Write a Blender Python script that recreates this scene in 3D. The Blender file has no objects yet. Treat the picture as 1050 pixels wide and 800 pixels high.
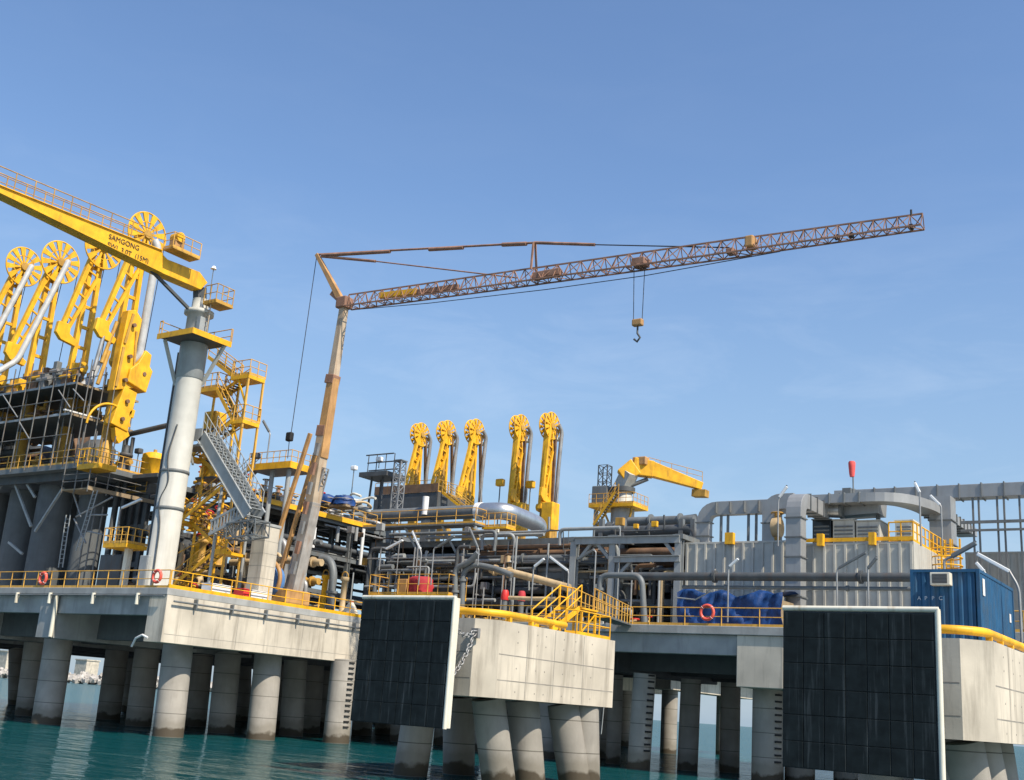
import bpy, bmesh, math, random
from mathutils import Vector as V, Matrix
random.seed(11)
S = bpy.context.scene
C = S.collection
R = math.radians
# ------------------------------------------------------------------ camera
PW, PH, F = 1050, 800, 1170.0
CAM = V((0, 0, 3.1)); PITCH, ROLL, YAW = R(15.6), R(4.1), R(35)
FW = V((-math.sin(YAW)*math.cos(PITCH), math.cos(YAW)*math.cos(PITCH), math.sin(PITCH)))
_ri = V((math.cos(YAW), math.sin(YAW), 0)); _up = _ri.cross(FW)
RI = _ri*math.cos(ROLL) + _up*math.sin(ROLL); UP = _up*math.cos(ROLL) - _ri*math.sin(ROLL)
cd = bpy.data.cameras.new('camera'); co = bpy.data.objects.new('camera', cd); C.objects.link(co)
m = Matrix((RI, UP, -FW)).transposed().to_4x4(); m.translation = CAM
co.matrix_world = m; cd.sensor_width = 36; cd.lens = F/PW*36; cd.clip_end = 9000; cd.clip_start = .1
S.camera = co
def P(px, py, **k):                      # point of the place at which a line of sight meets a survey plane
    (a, v), = k.items(); i = 'XYZ'.index(a)
    d = FW + RI*((px-PW/2)/F) + UP*((PH/2-py)/F)
    return CAM + d*((v-CAM[i])/d[i])
# ------------------------------------------------------------------ materials
def mat(name, col, rough=.6, metal=0., var=.25, scale=1.2, stain=None, stain_amt=.35, stain_scale=(3, 3, .35), bump=.0, thr=.5, spec=.4):
    M = bpy.data.materials.new(name); M.use_nodes = True
    nt = M.node_tree; N = nt.nodes; L = nt.links; b = N['Principled BSDF']
    b.inputs['Roughness'].default_value = rough; b.inputs['Metallic'].default_value = metal
    b.inputs['Specular IOR Level'].default_value = spec
    tc = N.new('ShaderNodeTexCoord')
    n1 = N.new('ShaderNodeTexNoise'); n1.inputs['Scale'].default_value = scale; n1.inputs['Detail'].default_value = 7
    L.new(tc.outputs['Object'], n1.inputs['Vector'])
    r1 = N.new('ShaderNodeValToRGB'); r1.color_ramp.elements[0].position = .3; r1.color_ramp.elements[1].position = .7
    r1.color_ramp.elements[0].color = tuple(c*(1-var) for c in col) + (1,)
    r1.color_ramp.elements[1].color = tuple(min(1, c*(1+var*.6)) for c in col) + (1,)
    L.new(n1.outputs['Fac'], r1.inputs['Fac']); out = r1.outputs['Color']
    if stain:
        mp = N.new('ShaderNodeMapping'); mp.inputs['Scale'].default_value = stain_scale
        L.new(tc.outputs['Object'], mp.inputs['Vector'])
        n2 = N.new('ShaderNodeTexNoise'); n2.inputs['Scale'].default_value = 1; n2.inputs['Detail'].default_value = 6; n2.inputs['Roughness'].default_value = .65
        L.new(mp.outputs['Vector'], n2.inputs['Vector'])
        r2 = N.new('ShaderNodeValToRGB'); r2.color_ramp.elements[0].position = thr; r2.color_ramp.elements[1].position = thr+.22
        r2.color_ramp.elements[0].color = (0, 0, 0, 1); r2.color_ramp.elements[1].color = (stain_amt,)*3 + (1,)
        L.new(n2.outputs['Fac'], r2.inputs['Fac'])
        mx = N.new('ShaderNodeMix'); mx.data_type = 'RGBA'
        L.new(r2.outputs['Color'], mx.inputs['Factor']); L.new(out, mx.inputs['A']); mx.inputs['B'].default_value = stain + (1,)
        out = mx.outputs['Result']
    L.new(out, b.inputs['Base Color'])
    if bump:
        n3 = N.new('ShaderNodeTexNoise'); n3.inputs['Scale'].default_value = 9; n3.inputs['Detail'].default_value = 8
        L.new(tc.outputs['Object'], n3.inputs['Vector'])
        bp = N.new('ShaderNodeBump'); bp.inputs['Strength'].default_value = bump; bp.inputs['Distance'].default_value = .03
        L.new(n3.outputs['Fac'], bp.inputs['Height']); L.new(bp.outputs['Normal'], b.inputs['Normal'])
    M['out'] = 0
    return M
YEL = mat('yellow_paint', (.82, .42, .014), .5, var=.24, stain=(.26, .11, .025), stain_amt=.6, thr=.52, stain_scale=(2.2, 2.2, .5))
YRAIL = mat('faded_yellow_paint', (.66, .36, .06), .5, var=.2, stain=(.30, .15, .05), stain_amt=.6)
YOLD = mat('weathered_yellow_paint', (.50, .28, .05), .6, var=.3, stain=(.16, .08, .04), stain_amt=.7)
ORA = mat('orange_crane_paint', (.49, .27, .10), .5, var=.25, stain=(.22, .11, .06), stain_amt=.6)
RUST = mat('rusty_orange_lattice', (.31, .165, .105), .7, var=.35, stain=(.15, .09, .07), stain_amt=.7)
PALE = mat('pale_mast_paint', (.46, .36, .25), .5, var=.2, stain=(.28, .15, .07), stain_amt=.6)
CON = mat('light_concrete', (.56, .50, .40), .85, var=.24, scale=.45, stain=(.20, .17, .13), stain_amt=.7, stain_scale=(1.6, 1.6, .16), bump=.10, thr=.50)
CONG = mat('grey_concrete', (.35, .35, .33), .85, var=.26, scale=.6, stain=(.13, .13, .12), stain_amt=.55, stain_scale=(1.4, 1.4, .14), bump=.10, thr=.52)
COND = mat('seam_concrete', (.27, .25, .215), .9, var=.3)
COLM = mat('grey_column_paint', (.47, .46, .41), .6, var=.1, stain=(.26, .24, .20), stain_amt=.5, stain_scale=(1.5, 1.5, .1))
GRY = mat('grey_steel', (.15, .162, .163), .5, var=.2, stain=(.13, .09, .06), stain_amt=.5)
LGRY = mat('light_grey_steel', (.31, .325, .32), .5, var=.15, stain=(.22, .18, .14), stain_amt=.4)
DGRY = mat('dark_grey_steel', (.075, .082, .085), .6, var=.3, stain=(.10, .06, .04), stain_amt=.5)
BROWN = mat('primed_brown_steel', (.17, .10, .06), .7, var=.4, stain=(.30, .15, .04), stain_amt=.4)
GALV = mat('galvanised_tube', (.33, .33, .32), .45, .4, var=.25, stain=(.18, .11, .07), stain_amt=.5)
SCAF = mat('dull_scaffold_tube', (.17, .165, .155), .6, .2, var=.3, stain=(.14, .08, .04), stain_amt=.6)
ALU = mat('aluminium_cladding', (.60, .60, .59), .36, .85, var=.12, stain=(.35, .33, .3), stain_amt=.4)
DUCT = mat('grey_duct_metal', (.33, .335, .33), .5, .35, var=.12, stain=(.25, .23, .21), stain_amt=.4)
LOUV = mat('beige_grey_cladding', (.47, .455, .40), .55, var=.12, stain=(.24, .22, .19), stain_amt=.45, stain_scale=(2, 2, .2))
WHT = mat('white_paint', (.74, .73, .70), .45, var=.08, stain=(.45, .42, .38), stain_amt=.4)
CREAM = mat('cream_paint', (.70, .66, .54), .5, var=.08, stain=(.38, .27, .15), stain_amt=.6)
WPIPE = mat('greyish_white_pipe_paint', (.46, .46, .445), .5, var=.2, stain=(.3, .28, .25), stain_amt=.5)
TUBEW = mat('lamp_tube_plastic', (.82, .82, .80), .3, var=.04)
PAD = mat('black_fender_pad', (.012, .017, .018), .65, spec=.15, var=.4, scale=2.5, stain=(.11, .125, .13), stain_amt=.55, stain_scale=(6, 6, .3), thr=.55)
PADG = mat('fender_joint', (.035, .04, .045), .7, var=.3)
BLK = mat('black_rubber', (.018, .018, .018), .7, var=.3)
CABLE = mat('dark_wire_rope', (.035, .035, .04), .6)
BLUE = mat('blue_container_paint', (.013, .078, .17), .5, var=.25, stain=(.05, .07, .09), stain_amt=.7, stain_scale=(2.5, 2.5, .5))
DRUM = mat('blue_drum_paint', (.08, .20, .44), .45, var=.2)
TARP = mat('blue_tarpaulin', (.008, .045, .17), .5, var=.45, scale=3, bump=.5)
RED = mat('red_paint', (.62, .035, .03), .5, var=.2)
PINK = mat('red_pink_cover', (.47, .04, .05), .75, var=.4)
RING = mat('orange_red_lifebuoy', (.78, .11, .07), .5, var=.15)
WOOD = mat('scaffold_board', (.30, .22, .13), .8, var=.3)
TANP = mat('tan_pipe_lagging', (.52, .38, .21), .6, var=.25, stain=(.3, .18, .08), stain_amt=.5)
TXT = mat('dark_lettering', (.06, .05, .03), .6)
TXW = mat('white_lettering', (.42, .47, .52), .6)
ROCK = mat('breakwater_rock', (.42, .39, .35), .9, var=.35, scale=.4)
CONSHADE = mat('shade_darkened_concrete', (.11, .118, .12), .8, var=.15, stain=(.08, .08, .08), stain_amt=.5)  # concrete colour darkened to stand for shade under decks and on deck columns
GLASS = mat('dark_window', (.02, .025, .03), .12)
# pile concrete with a band of marine growth
PILE = mat('pile_concrete', (.31, .285, .245), .8, var=.2, scale=.8, stain=(.22, .2, .17), stain_amt=.5, stain_scale=(2, 2, .3), bump=.2)
def growth(M):
    nt = M.node_tree; N = nt.nodes; L = nt.links; b = N['Principled BSDF']
    src = b.inputs['Base Color'].links[0].from_socket
    g = N.new('ShaderNodeNewGeometry'); sp = N.new('ShaderNodeSeparateXYZ'); L.new(g.outputs['Position'], sp.inputs[0])
    nz = N.new('ShaderNodeTexNoise'); nz.inputs['Scale'].default_value = 1.3; nz.inputs['Detail'].default_value = 7
    L.new(g.outputs['Position'], nz.inputs['Vector'])
    ma = N.new('ShaderNodeMath'); ma.operation = 'MULTIPLY_ADD'; ma.inputs[1].default_value = .95
    L.new(nz.outputs['Fac'], ma.inputs[0]); L.new(sp.outputs['Z'], ma.inputs[2])
    rp = N.new('ShaderNodeValToRGB'); rp.color_ramp.elements[0].position = .33; rp.color_ramp.elements[1].position = .39
    dv = N.new('ShaderNodeMath'); dv.operation = 'MULTIPLY'; dv.inputs[1].default_value = .36
    L.new(ma.outputs[0], dv.inputs[0]); L.new(dv.outputs[0], rp.inputs['Fac'])
    mx = N.new('ShaderNodeMix'); mx.data_type = 'RGBA'
    mx.inputs['A'].default_value = (.062, .048, .03, 1); L.new(rp.outputs['Color'], mx.inputs['Factor']); L.new(src, mx.inputs['B'])
    r3 = N.new('ShaderNodeValToRGB'); r3.color_ramp.elements[0].position = .50; r3.color_ramp.elements[1].position = .66
    r3.color_ramp.elements[0].color = (.55, .55, .55, 1); r3.color_ramp.elements[1].color = (0, 0, 0, 1); L.new(dv.outputs[0], r3.inputs['Fac'])
    m3 = N.new('ShaderNodeMix'); m3.data_type = 'RGBA'; L.new(r3.outputs['Color'], m3.inputs['Factor']); L.new(src, m3.inputs['A']); m3.inputs['B'].default_value = (.15, .13, .095, 1)
    L.new(m3.outputs['Result'], mx.inputs['B'])
    # casting joints every 1.4 m
    pp = N.new('ShaderNodeMath'); pp.operation = 'PINGPONG'; pp.inputs[1].default_value = .7; L.new(sp.outputs['Z'], pp.inputs[0])
    lt = N.new('ShaderNodeMath'); lt.operation = 'LESS_THAN'; lt.inputs[1].default_value = .022; L.new(pp.outputs[0], lt.inputs[0])
    m2 = N.new('ShaderNodeMix'); m2.data_type = 'RGBA'; L.new(lt.outputs[0], m2.inputs['Factor']); L.new(mx.outputs['Result'], m2.inputs['A'])
    m2.inputs['B'].default_value = (.12, .11, .09, 1)
    L.new(m2.outputs['Result'], b.inputs['Base Color'])
growth(PILE)
# ------------------------------------------------------------------ mesh builder
LOC = {}
Z = V((0, 0, 1))
def frame(d, up=Z):
    d = d.normalized()
    if abs(d.dot(up)) > .99: up = V((0, 1, 0))
    s = d.cross(up).normalized(); return s, s.cross(d).normalized()
class MB:
    def __init__(s): s.v = []; s.f = []; s.sm = []; s.fm = []; s.cur = 0
    def use(s, i): s.cur = i; return s
    def add(s, vs, fs, sm=False):
        o = len(s.v); s.v += [V(v) for v in vs]
        for f in fs: s.f.append([i+o for i in f]); s.sm.append(sm); s.fm.append(s.cur)
    def box(s, x0, x1, y0, y1, z0, z1):
        s.add([(x, y, z) for z in (z0, z1) for x, y in ((x0, y0), (x1, y0), (x1, y1), (x0, y1))],
              [(3, 2, 1, 0), (4, 5, 6, 7), (0, 1, 5, 4), (1, 2, 6, 5), (2, 3, 7, 6), (3, 0, 4, 7)]); return s
    def cbox(s, c, sx, sy, sz): return s.box(c[0]-sx/2, c[0]+sx/2, c[1]-sy/2, c[1]+sy/2, c[2]-sz/2, c[2]+sz/2)
    def bar(s, p, q, w, h=None, w2=None, h2=None, up=Z):
        p = V(p); q = V(q); h = h or w; w2 = w2 or w; h2 = h2 or h
        a, b = frame(q-p, up)
        vs = [p+a*i*w/2+b*j*h/2 for i, j in ((-1, -1), (1, -1), (1, 1), (-1, 1))] + [q+a*i*w2/2+b*j*h2/2 for i, j in ((-1, -1), (1, -1), (1, 1), (-1, 1))]
        s.add(vs, [(3, 2, 1, 0), (4, 5, 6, 7), (0, 1, 5, 4), (1, 2, 6, 5), (2, 3, 7, 6), (3, 0, 4, 7)]); return s
    def tube(s, p, q, r, n=8, r2=None, cap=True):
        p = V(p); q = V(q); r2 = r if r2 is None else r2
        a, b = frame(q-p); k = [(math.cos(2*math.pi*i/n), math.sin(2*math.pi*i/n)) for i in range(n)]
        vs = [p+(a*c+b*t)*r for c, t in k] + [q+(a*c+b*t)*r2 for c, t in k]
        s.add(vs, [(i, (i+1) % n, n+(i+1) % n, n+i) for i in range(n)], True)
        if cap:
            s.add(vs[:n], [tuple(range(n))[::-1]]); s.add(vs[n:], [tuple(range(n))])
        return s
    def path(s, pts, r, n=10, bend=0, rect=None):
        pts = [V(p) for p in pts]
        if bend:
            out = [pts[0]]
            for a, b, c in zip(pts, pts[1:], pts[2:]):
                l = min(bend, (a-b).length*.49, (c-b).length*.49); u = b+(a-b).normalized()*l; w = b+(c-b).normalized()*l
                for t in range(7):
                    t /= 6; out.append(u*(1-t)**2 + b*2*t*(1-t) + w*t*t)
            pts = out+[pts[-1]]
        rings = []; a = b = None
        for i, p in enumerate(pts):
            d = (pts[min(i+1, len(pts)-1)]-pts[max(i-1, 0)]).normalized()
            if a is None: a, b = frame(d)
            else:
                a = (a-d*a.dot(d)).normalized(); b = a.cross(d).normalized()
            if rect:
                rings.append([p+a*i_*rect[0]/2+b*j_*rect[1]/2 for i_, j_ in ((-1, -1), (1, -1), (1, 1), (-1, 1))])
            else: rings.append([p+(a*math.cos(2*math.pi*k/n)+b*math.sin(2*math.pi*k/n))*r for k in range(n)])
        m_ = 4 if rect else n
        vs = [v for g in rings for v in g]; fs = []
        for i in range(len(rings)-1):
            for k in range(m_): fs.append((i*m_+k, i*m_+(k+1) % m_, (i+1)*m_+(k+1) % m_, (i+1)*m_+k))
        s.add(vs, fs, not rect); s.add(rings[0], [tuple(range(m_))[::-1]]); s.add(rings[-1], [tuple(range(m_))]); return s
    def prism(s, poly, vec):
        poly = [V(p) for p in poly]; n = len(poly); vec = V(vec)
        s.add(poly+[p+vec for p in poly], [tuple(range(n))[::-1], tuple(range(n, 2*n))] + [(i, (i+1) % n, n+(i+1) % n, n+i) for i in range(n)]); return s
    def torus(s, c, ax, R_, r, n=24, m_=8, a0=0, a1=2*math.pi):
        c = V(c); a, b = frame(V(ax)); ax = V(ax).normalized(); full = abs(a1-a0-2*math.pi) < 1e-6; nn = n if full else n+1
        vs = []
        for i in range(nn):
            t = a0+(a1-a0)*i/n; d = a*math.cos(t)+b*math.sin(t)
            for k in range(m_):
                u = 2*math.pi*k/m_; vs.append(c+d*(R_+r*math.cos(u))+ax*r*math.sin(u))
        fs = [(i*m_+k, ((i+1) % nn)*m_+k, ((i+1) % nn)*m_+(k+1) % m_, i*m_+(k+1) % m_) for i in range(n) for k in range(m_)]
        s.add(vs, fs, True); return s
    def lathe(s, base, prof, n=20):
        base = V(base); vs = [base+V((r*math.cos(2*math.pi*i/n), r*math.sin(2*math.pi*i/n), z)) for r, z in prof for i in range(n)]
        fs = [(j*n+i, j*n+(i+1) % n, (j+1)*n+(i+1) % n, (j+1)*n+i) for j in range(len(prof)-1) for i in range(n)]
        s.add(vs, fs, True); s.add(vs[:n], [tuple(range(n))[::-1]]); s.add(vs[-n:], [tuple(range(n))]); return s
    def build(s, name, mt, parent=None, bevel=0, loc=None):
        o_ = V(LOC[parent.name]) if parent is not None else (V(loc) if loc is not None else None)
        if o_ is None:
            xs = [v.x for v in s.v]; ys = [v.y for v in s.v]; zs = [v.z for v in s.v]
            o_ = V(((min(xs)+max(xs))/2, (min(ys)+max(ys))/2, min(zs)))
        me = bpy.data.meshes.new(name); me.from_pydata([v-o_ for v in s.v], [], s.f)
        me.polygons.foreach_set('use_smooth', s.sm); [me.materials.append(k) for k in (mt if isinstance(mt, (list, tuple)) else [mt])]
        me.polygons.foreach_set('material_index', s.fm)
        bm = bmesh.new(); bm.from_mesh(me); bmesh.ops.recalc_face_normals(bm, faces=bm.faces); bm.to_mesh(me); bm.free()
        o = bpy.data.objects.new(name, me); C.objects.link(o); LOC[o.name] = o_
        if parent is not None: o.parent = parent
        else: o.location = o_
        if bevel:
            md = o.modifiers.new('bevel', 'BEVEL'); md.width = bevel; md.segments = 2; md.limit_method = 'ANGLE'
        return o
def tag(o, label, cat, group=None, kind=None):
    o['label'] = label
    if cat: o['category'] = cat
    if group: o['group'] = group
    if kind: o['kind'] = kind
    return o
def struct(o): o['kind'] = 'structure'; return o
def thing(name, label, cat, loc, group=None):
    o = bpy.data.objects.new(name, None); C.objects.link(o); o.location = loc; o.empty_display_size = .3
    LOC[o.name] = V(loc); return tag(o, label, cat, group)
def dup(root, offset, label=None):
    """the thing, its parts and their sub-parts, moved by offset"""
    def cp(o, par):
        c = o.copy(); C.objects.link(c); LOC[c.name] = LOC[o.name]+V(offset)
        if par is not None: c.parent = par
        for ch in o.children: cp(ch, c)
        return c
    r = cp(root, None); r.location = root.location+V(offset)
    if label: r['label'] = label
    return r
def text(body, size, origin, xdir, ydir, mt, parent, name='lettering', ext=.004):
    cu = bpy.data.curves.new('lettering_curve', 'FONT'); cu.body = body; cu.size = size; cu.extrude = ext
    to = bpy.data.objects.new('lettering_curve', cu); C.objects.link(to)
    me = bpy.data.meshes.new_from_object(to.evaluated_get(bpy.context.evaluated_depsgraph_get()))
    bpy.data.objects.remove(to)
    xd = V(xdir).normalized(); yd = V(ydir).normalized(); zd = xd.cross(yd)
    M = Matrix((xd, yd, zd)).transposed().to_4x4(); M.translation = V(origin)-LOC[parent.name]
    me.transform(M); me.materials.clear(); me.materials.append(mt)
    o = bpy.data.objects.new(name, me); C.objects.link(o); o.parent = parent; LOC[o.name] = LOC[parent.name]
    return o
# guard railing along a polyline: a top-level thing, or a part of another thing
def railing(pts, mt=None, parent=None, label=None, h=1.1, step=1.6, r=.035, toe=True, posts=True, group=None, name='guard_railing'):
    mt = mt or YRAIL; pts = [V(p) for p in pts]
    if parent is None:
        root = thing(name, label, 'railing', pts[0], group)
    else: root = parent
    hb = MB()
    for a, b in zip(pts, pts[1:]):
        hb.tube(a+Z*h, b+Z*h, r, 6); hb.tube(a+Z*h*.52, b+Z*h*.52, r*.8, 6)
        if toe: hb.bar(a+Z*.09, b+Z*.09, .012, .15)
    pl = []
    for a, b in zip(pts, pts[1:]):
        n = max(1, round((b-a).length/step))
        pl += [a.lerp(b, i/n) for i in range(n)]
    pl.append(pts[-1])
    if parent is None:
        hb.build('rails', mt, root); par = root
    else:
        par = None
    if posts and parent is None:
        for p in pl: MB().tube(p, p+Z*h, r*1.05, 6).build('post', mt, root)
    elif parent is not None:
        if posts:
            o = hb.build('railing', mt, root)
            for p in pl: MB().tube(p, p+Z*h, r*1.05, 6).build('post', mt, o)
            return o
        for p in pl: hb.tube(p, p+Z*h, r*1.05, 5)
        return hb.build('railing', mt, root)
    return root
def ladder(mb, p, q, w=.45, across=V((1, 0, 0)), step=.32, r=.03):
    p = V(p); q = V(q); a = across*w/2
    mb.bar(p-a, q-a, r*2); mb.bar(p+a, q+a, r*2); n = int((q-p).length/step)
    for i in range(1, n): c = p.lerp(q, i/n); mb.tube(c-a, c+a, r*.7, 5)
def lattice(mb, p, q, w, h, bays, r, up=Z, tri=False, w2=None, h2=None):
    """four-chord (or three-chord) lattice girder"""
    p = V(p); q = V(q); a, b = frame(q-p, up); w2 = w2 or w; h2 = h2 or h
    co_ = ((-.5, -.5), (.5, -.5), (0, .5)) if tri else ((-.5, -.5), (.5, -.5), (.5, .5), (-.5, .5)); n = len(co_)
    def pt(t, k): i, j = co_[k]; return p.lerp(q, t)+a*i*(w+(w2-w)*t)+b*j*(h+(h2-h)*t)
    for k in range(n):
        mb.bar(pt(0, k), pt(1, k), r*2)
    for i in range(bays+1):
        for k in range(n):
            mb.bar(pt(i/bays, k), pt(i/bays, (k+1) % n), r*1.1)
            if i < bays: 
                k2 = (k+1) % n
                mb.bar(pt(i/bays, k if i % 2 else k2), pt((i+1)/bays, k2 if i % 2 else k), r*1.1)
# ------------------------------------------------------------------ sky and sun
w = bpy.data.worlds.new('World'); S.world = w; w.use_nodes = True
nt = w.node_tree; N = nt.nodes; L = nt.links; bg = N['Background']
SUN = V((.975, -.20, 0)).normalized(); EL = R(48)
sky = N.new('ShaderNodeTexSky'); sky.sky_type = 'NISHITA'; sky.sun_disc = False
sky.sun_elevation = EL; sky.sun_rotation = math.atan2(SUN.x, SUN.y); sky.air_density = 1.2; sky.dust_density = .5; sky.ozone_density = 3.5
bg.inputs['Strength'].default_value = .115
tc = N.new('ShaderNodeTexCoord'); sp = N.new('ShaderNodeSeparateXYZ'); L.new(tc.outputs['Generated'], sp.inputs[0])
mp = N.new('ShaderNodeMapping'); mp.inputs['Scale'].default_value = (3.2, 3.2, 11); mp.inputs['Rotation'].default_value = (.1, .15, .4)
L.new(tc.outputs['Generated'], mp.inputs['Vector'])
nz = N.new('ShaderNodeTexNoise'); nz.inputs['Scale'].default_value = 2.1; nz.inputs['Detail'].default_value = 9; nz.inputs['Roughness'].default_value = .62
nz.inputs['Distortion'].default_value = .5
L.new(mp.outputs['Vector'], nz.inputs['Vector'])
rp = N.new('ShaderNodeValToRGB'); rp.color_ramp.elements[0].position = .48; rp.color_ramp.elements[1].position = .85
rp.color_ramp.elements[1].color = (.12, .12, .12, 1); L.new(nz.outputs['Fac'], rp.inputs['Fac'])
hi = N.new('ShaderNodeMapRange'); hi.inputs[1].default_value = .30; hi.inputs[2].default_value = .44; hi.inputs[3].default_value = 1; hi.inputs[4].default_value = 0.1
L.new(sp.outputs['Z'], hi.inputs[0])
mu = N.new('ShaderNodeMath'); mu.operation = 'MULTIPLY'; L.new(rp.outputs['Color'], mu.inputs[0]); L.new(hi.outputs[0], mu.inputs[1])
mx = N.new('ShaderNodeMix'); mx.data_type = 'RGBA'; L.new(mu.outputs[0], mx.inputs['Factor']); hs_ = N.new('ShaderNodeHueSaturation'); hs_.inputs['Hue'].default_value = .504; hs_.inputs['Saturation'].default_value = 1.06; hs_.inputs['Value'].default_value = 1.14; L.new(sky.outputs[0], hs_.inputs['Color']); 
hz_ = N.new('ShaderNodeMapRange'); hz_.inputs[1].default_value = 0; hz_.inputs[2].default_value = .42; hz_.inputs[3].default_value = .85; hz_.inputs[4].default_value = 0; L.new(sp.outputs['Z'], hz_.inputs[0])
m0 = N.new('ShaderNodeMix'); m0.data_type = 'RGBA'; L.new(hz_.outputs[0], m0.inputs['Factor']); L.new(hs_.outputs[0], m0.inputs['A']); m0.inputs['B'].default_value = (2.05, 2.95, 4.0, 1)
L.new(m0.outputs['Result'], mx.inputs['A'])
mx.inputs['B'].default_value = (7.5, 7.9, 8.4, 1); L.new(mx.outputs['Result'], bg.inputs['Color'])
sl = bpy.data.lights.new('sun', 'SUN'); sl.energy = 4.6; sl.angle = R(.5); sl.color = (1, .91, .77)
so = bpy.data.objects.new('sun', sl); C.objects.link(so)
sd = SUN*math.cos(EL)+Z*math.sin(EL); so.rotation_euler = sd.to_track_quat('Z', 'Y').to_euler()
S.view_settings.view_transform = 'Standard'; S.view_settings.look = 'None'; S.view_settings.exposure = .45; S.view_settings.gamma = 1
S.cycles.max_bounces = 6; S.cycles.diffuse_bounces = 2
# ------------------------------------------------------------------ water, breakwater
WM = bpy.data.materials.new('sea_water'); WM.use_nodes = True
nt = WM.node_tree; N = nt.nodes; L = nt.links; N.remove(N['Principled BSDF'])
df = N.new('ShaderNodeBsdfDiffuse'); df.inputs['Color'].default_value = (.003, .056, .062, 1)
gl = N.new('ShaderNodeBsdfGlossy'); gl.inputs['Roughness'].default_value = .09; gl.inputs['Color'].default_value = (.95, 1, 1, 1)
fr = N.new('ShaderNodeFresnel'); fr.inputs['IOR'].default_value = 1.33
mn = N.new('ShaderNodeMath'); mn.operation = 'MINIMUM'; mn.inputs[1].default_value = .42; L.new(fr.outputs[0], mn.inputs[0])
ms = N.new('ShaderNodeMixShader'); L.new(mn.outputs[0], ms.inputs[0]); L.new(df.outputs[0], ms.inputs[1]); L.new(gl.outputs[0], ms.inputs[2])
L.new(ms.outputs[0], N['Material Output'].inputs['Surface'])
tc = N.new('ShaderNodeTexCoord'); prev = None
for sc, st, di, rot in ((.22, .6, 1.0, .5), (.9, .6, .3, .65), (3.2, .5, .08, .5)):
    mp = N.new('ShaderNodeMapping'); mp.inputs['Rotation'].default_value = (0, 0, rot); mp.inputs['Scale'].default_value = (.45, 1.25, 1)
    L.new(tc.outputs['Object'], mp.inputs['Vector'])
    n = N.new('ShaderNodeTexNoise'); n.inputs['Scale'].default_value = sc; n.inputs['Detail'].default_value = 3; n.inputs['Distortion'].default_value = .6
    L.new(mp.outputs['Vector'], n.inputs['Vector'])
    bp = N.new('ShaderNodeBump'); bp.inputs['Strength'].default_value = st; bp.inputs['Distance'].default_value = di
    L.new(n.outputs['Fac'], bp.inputs['Height'])
    if prev: L.new(prev.outputs['Normal'], bp.inputs['Normal'])
    prev = bp
for n_ in (df, gl, fr): L.new(prev.outputs['Normal'], n_.inputs['Normal'])
mb = MB(); mb.add([(-6000, -3000, 0), (3000, -3000, 0), (3000, 7000, 0), (-6000, 7000, 0)], [(0, 1, 2, 3)])
wo = mb.build('water', WM, loc=(0, 0, 0)); struct(wo)
mb = MB()
for i in range(1500):
    t = random.random(); base = V((-760, 330, 0)).lerp(V((-420, 640, 0)), t); k = random.random()
    c = base+V((random.uniform(-7, 7), random.uniform(-7, 7), 0)); d = (c-base).length
    z = max(0, 7.0-d*.55)*random.uniform(.6, 1); r = random.uniform(1.0, 2.0)
    ico = [(1, 1, 1), (-1, -1, 1), (-1, 1, -1), (1, -1, -1)]; q = Matrix.Rotation(random.random()*6, 3, V((random.random(), random.random(), .3)).normalized())
    vs = [c+V((0, 0, z))+q@V((x*r*random.uniform(.6, 1.1), y*r*random.uniform(.6, 1.1), zz*r*random.uniform(.5, .9))) for zz in (-1, 1) for x, y in ((-1, -1), (1, -1), (1, 1), (-1, 1))]
    mb.add(vs, [(3, 2, 1, 0), (4, 5, 6, 7), (0, 1, 5, 4), (1, 2, 6, 5), (2, 3, 7, 6), (3, 0, 4, 7)])
bw = mb.build('breakwater', ROCK); bw['kind'] = 'stuff'; tag(bw, 'far rock breakwater seen low between the jetty piles', 'breakwater')
for (px, w_, hh, lb) in ((88, 12, 13, 'pale concrete block above the rocks, seen beside the leaning front pile'), (4, 16, 16, 'cream concrete block above the rocks beyond the outermost slender pile')):
    c = P(px, 690, Y=500); c.z = 0
    tag(MB().cbox((c.x, c.y, hh/2+2), w_, 10, hh).cbox((c.x, c.y, hh+2.4), w_+1, 11, .8).build('concrete_block', CON), lb, 'concrete block')
# ------------------------------------------------------------------ jetty platforms
DZ = 8.8
def pile(parent, px, pt, Yb, Yt, pyb, r, zt=5.6, strips=False):
    """px/pt: bottom and top bearing"""
    a = P(px, pyb, Y=Yb); a.z = 0; t = P(pt, pyb-60, Y=Yt); t.z = zt
    a2 = a+(a-t)*.6
    o = MB().tube(a2, t, r, 28).build('pile', PILE, parent)
    if strips:
        vd = V((-a.x, -a.y, 0)).normalized()
        sd_ = V((-vd.y, vd.x, 0)) if V((-vd.y, vd.x, 0)).dot(RI) > 0 else -V((-vd.y, vd.x, 0))
        off = (vd*.80+sd_*.60)*(r+.03); tg = sd_*.80-vd*.60
        for i in range(13):
            c = a.lerp(t, .20+.065*i); MB().bar(c+off-tg*.22, c+off+tg*.22, .10, .11).build('dark_bar', BLK, o)  # row of short dark bars up one flank of the pile
    return o
lp = thing('jetty_platform', 'long concrete jetty platform on piles carrying the yellow loading arms and crane column', 'jetty platform', (-57, 46.4, DZ))
MB().box(-125, -57, 46.4, 65, DZ-.42, DZ).build('slab', CONG, lp, .03)
MB().box(-125, -57.4, 65.003, 100, DZ-.42, DZ).build('slab', CONSHADE, lp)
caps = [-57.75, -69.0, -80.4, -91.8, -103.2, -114.6]
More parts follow.
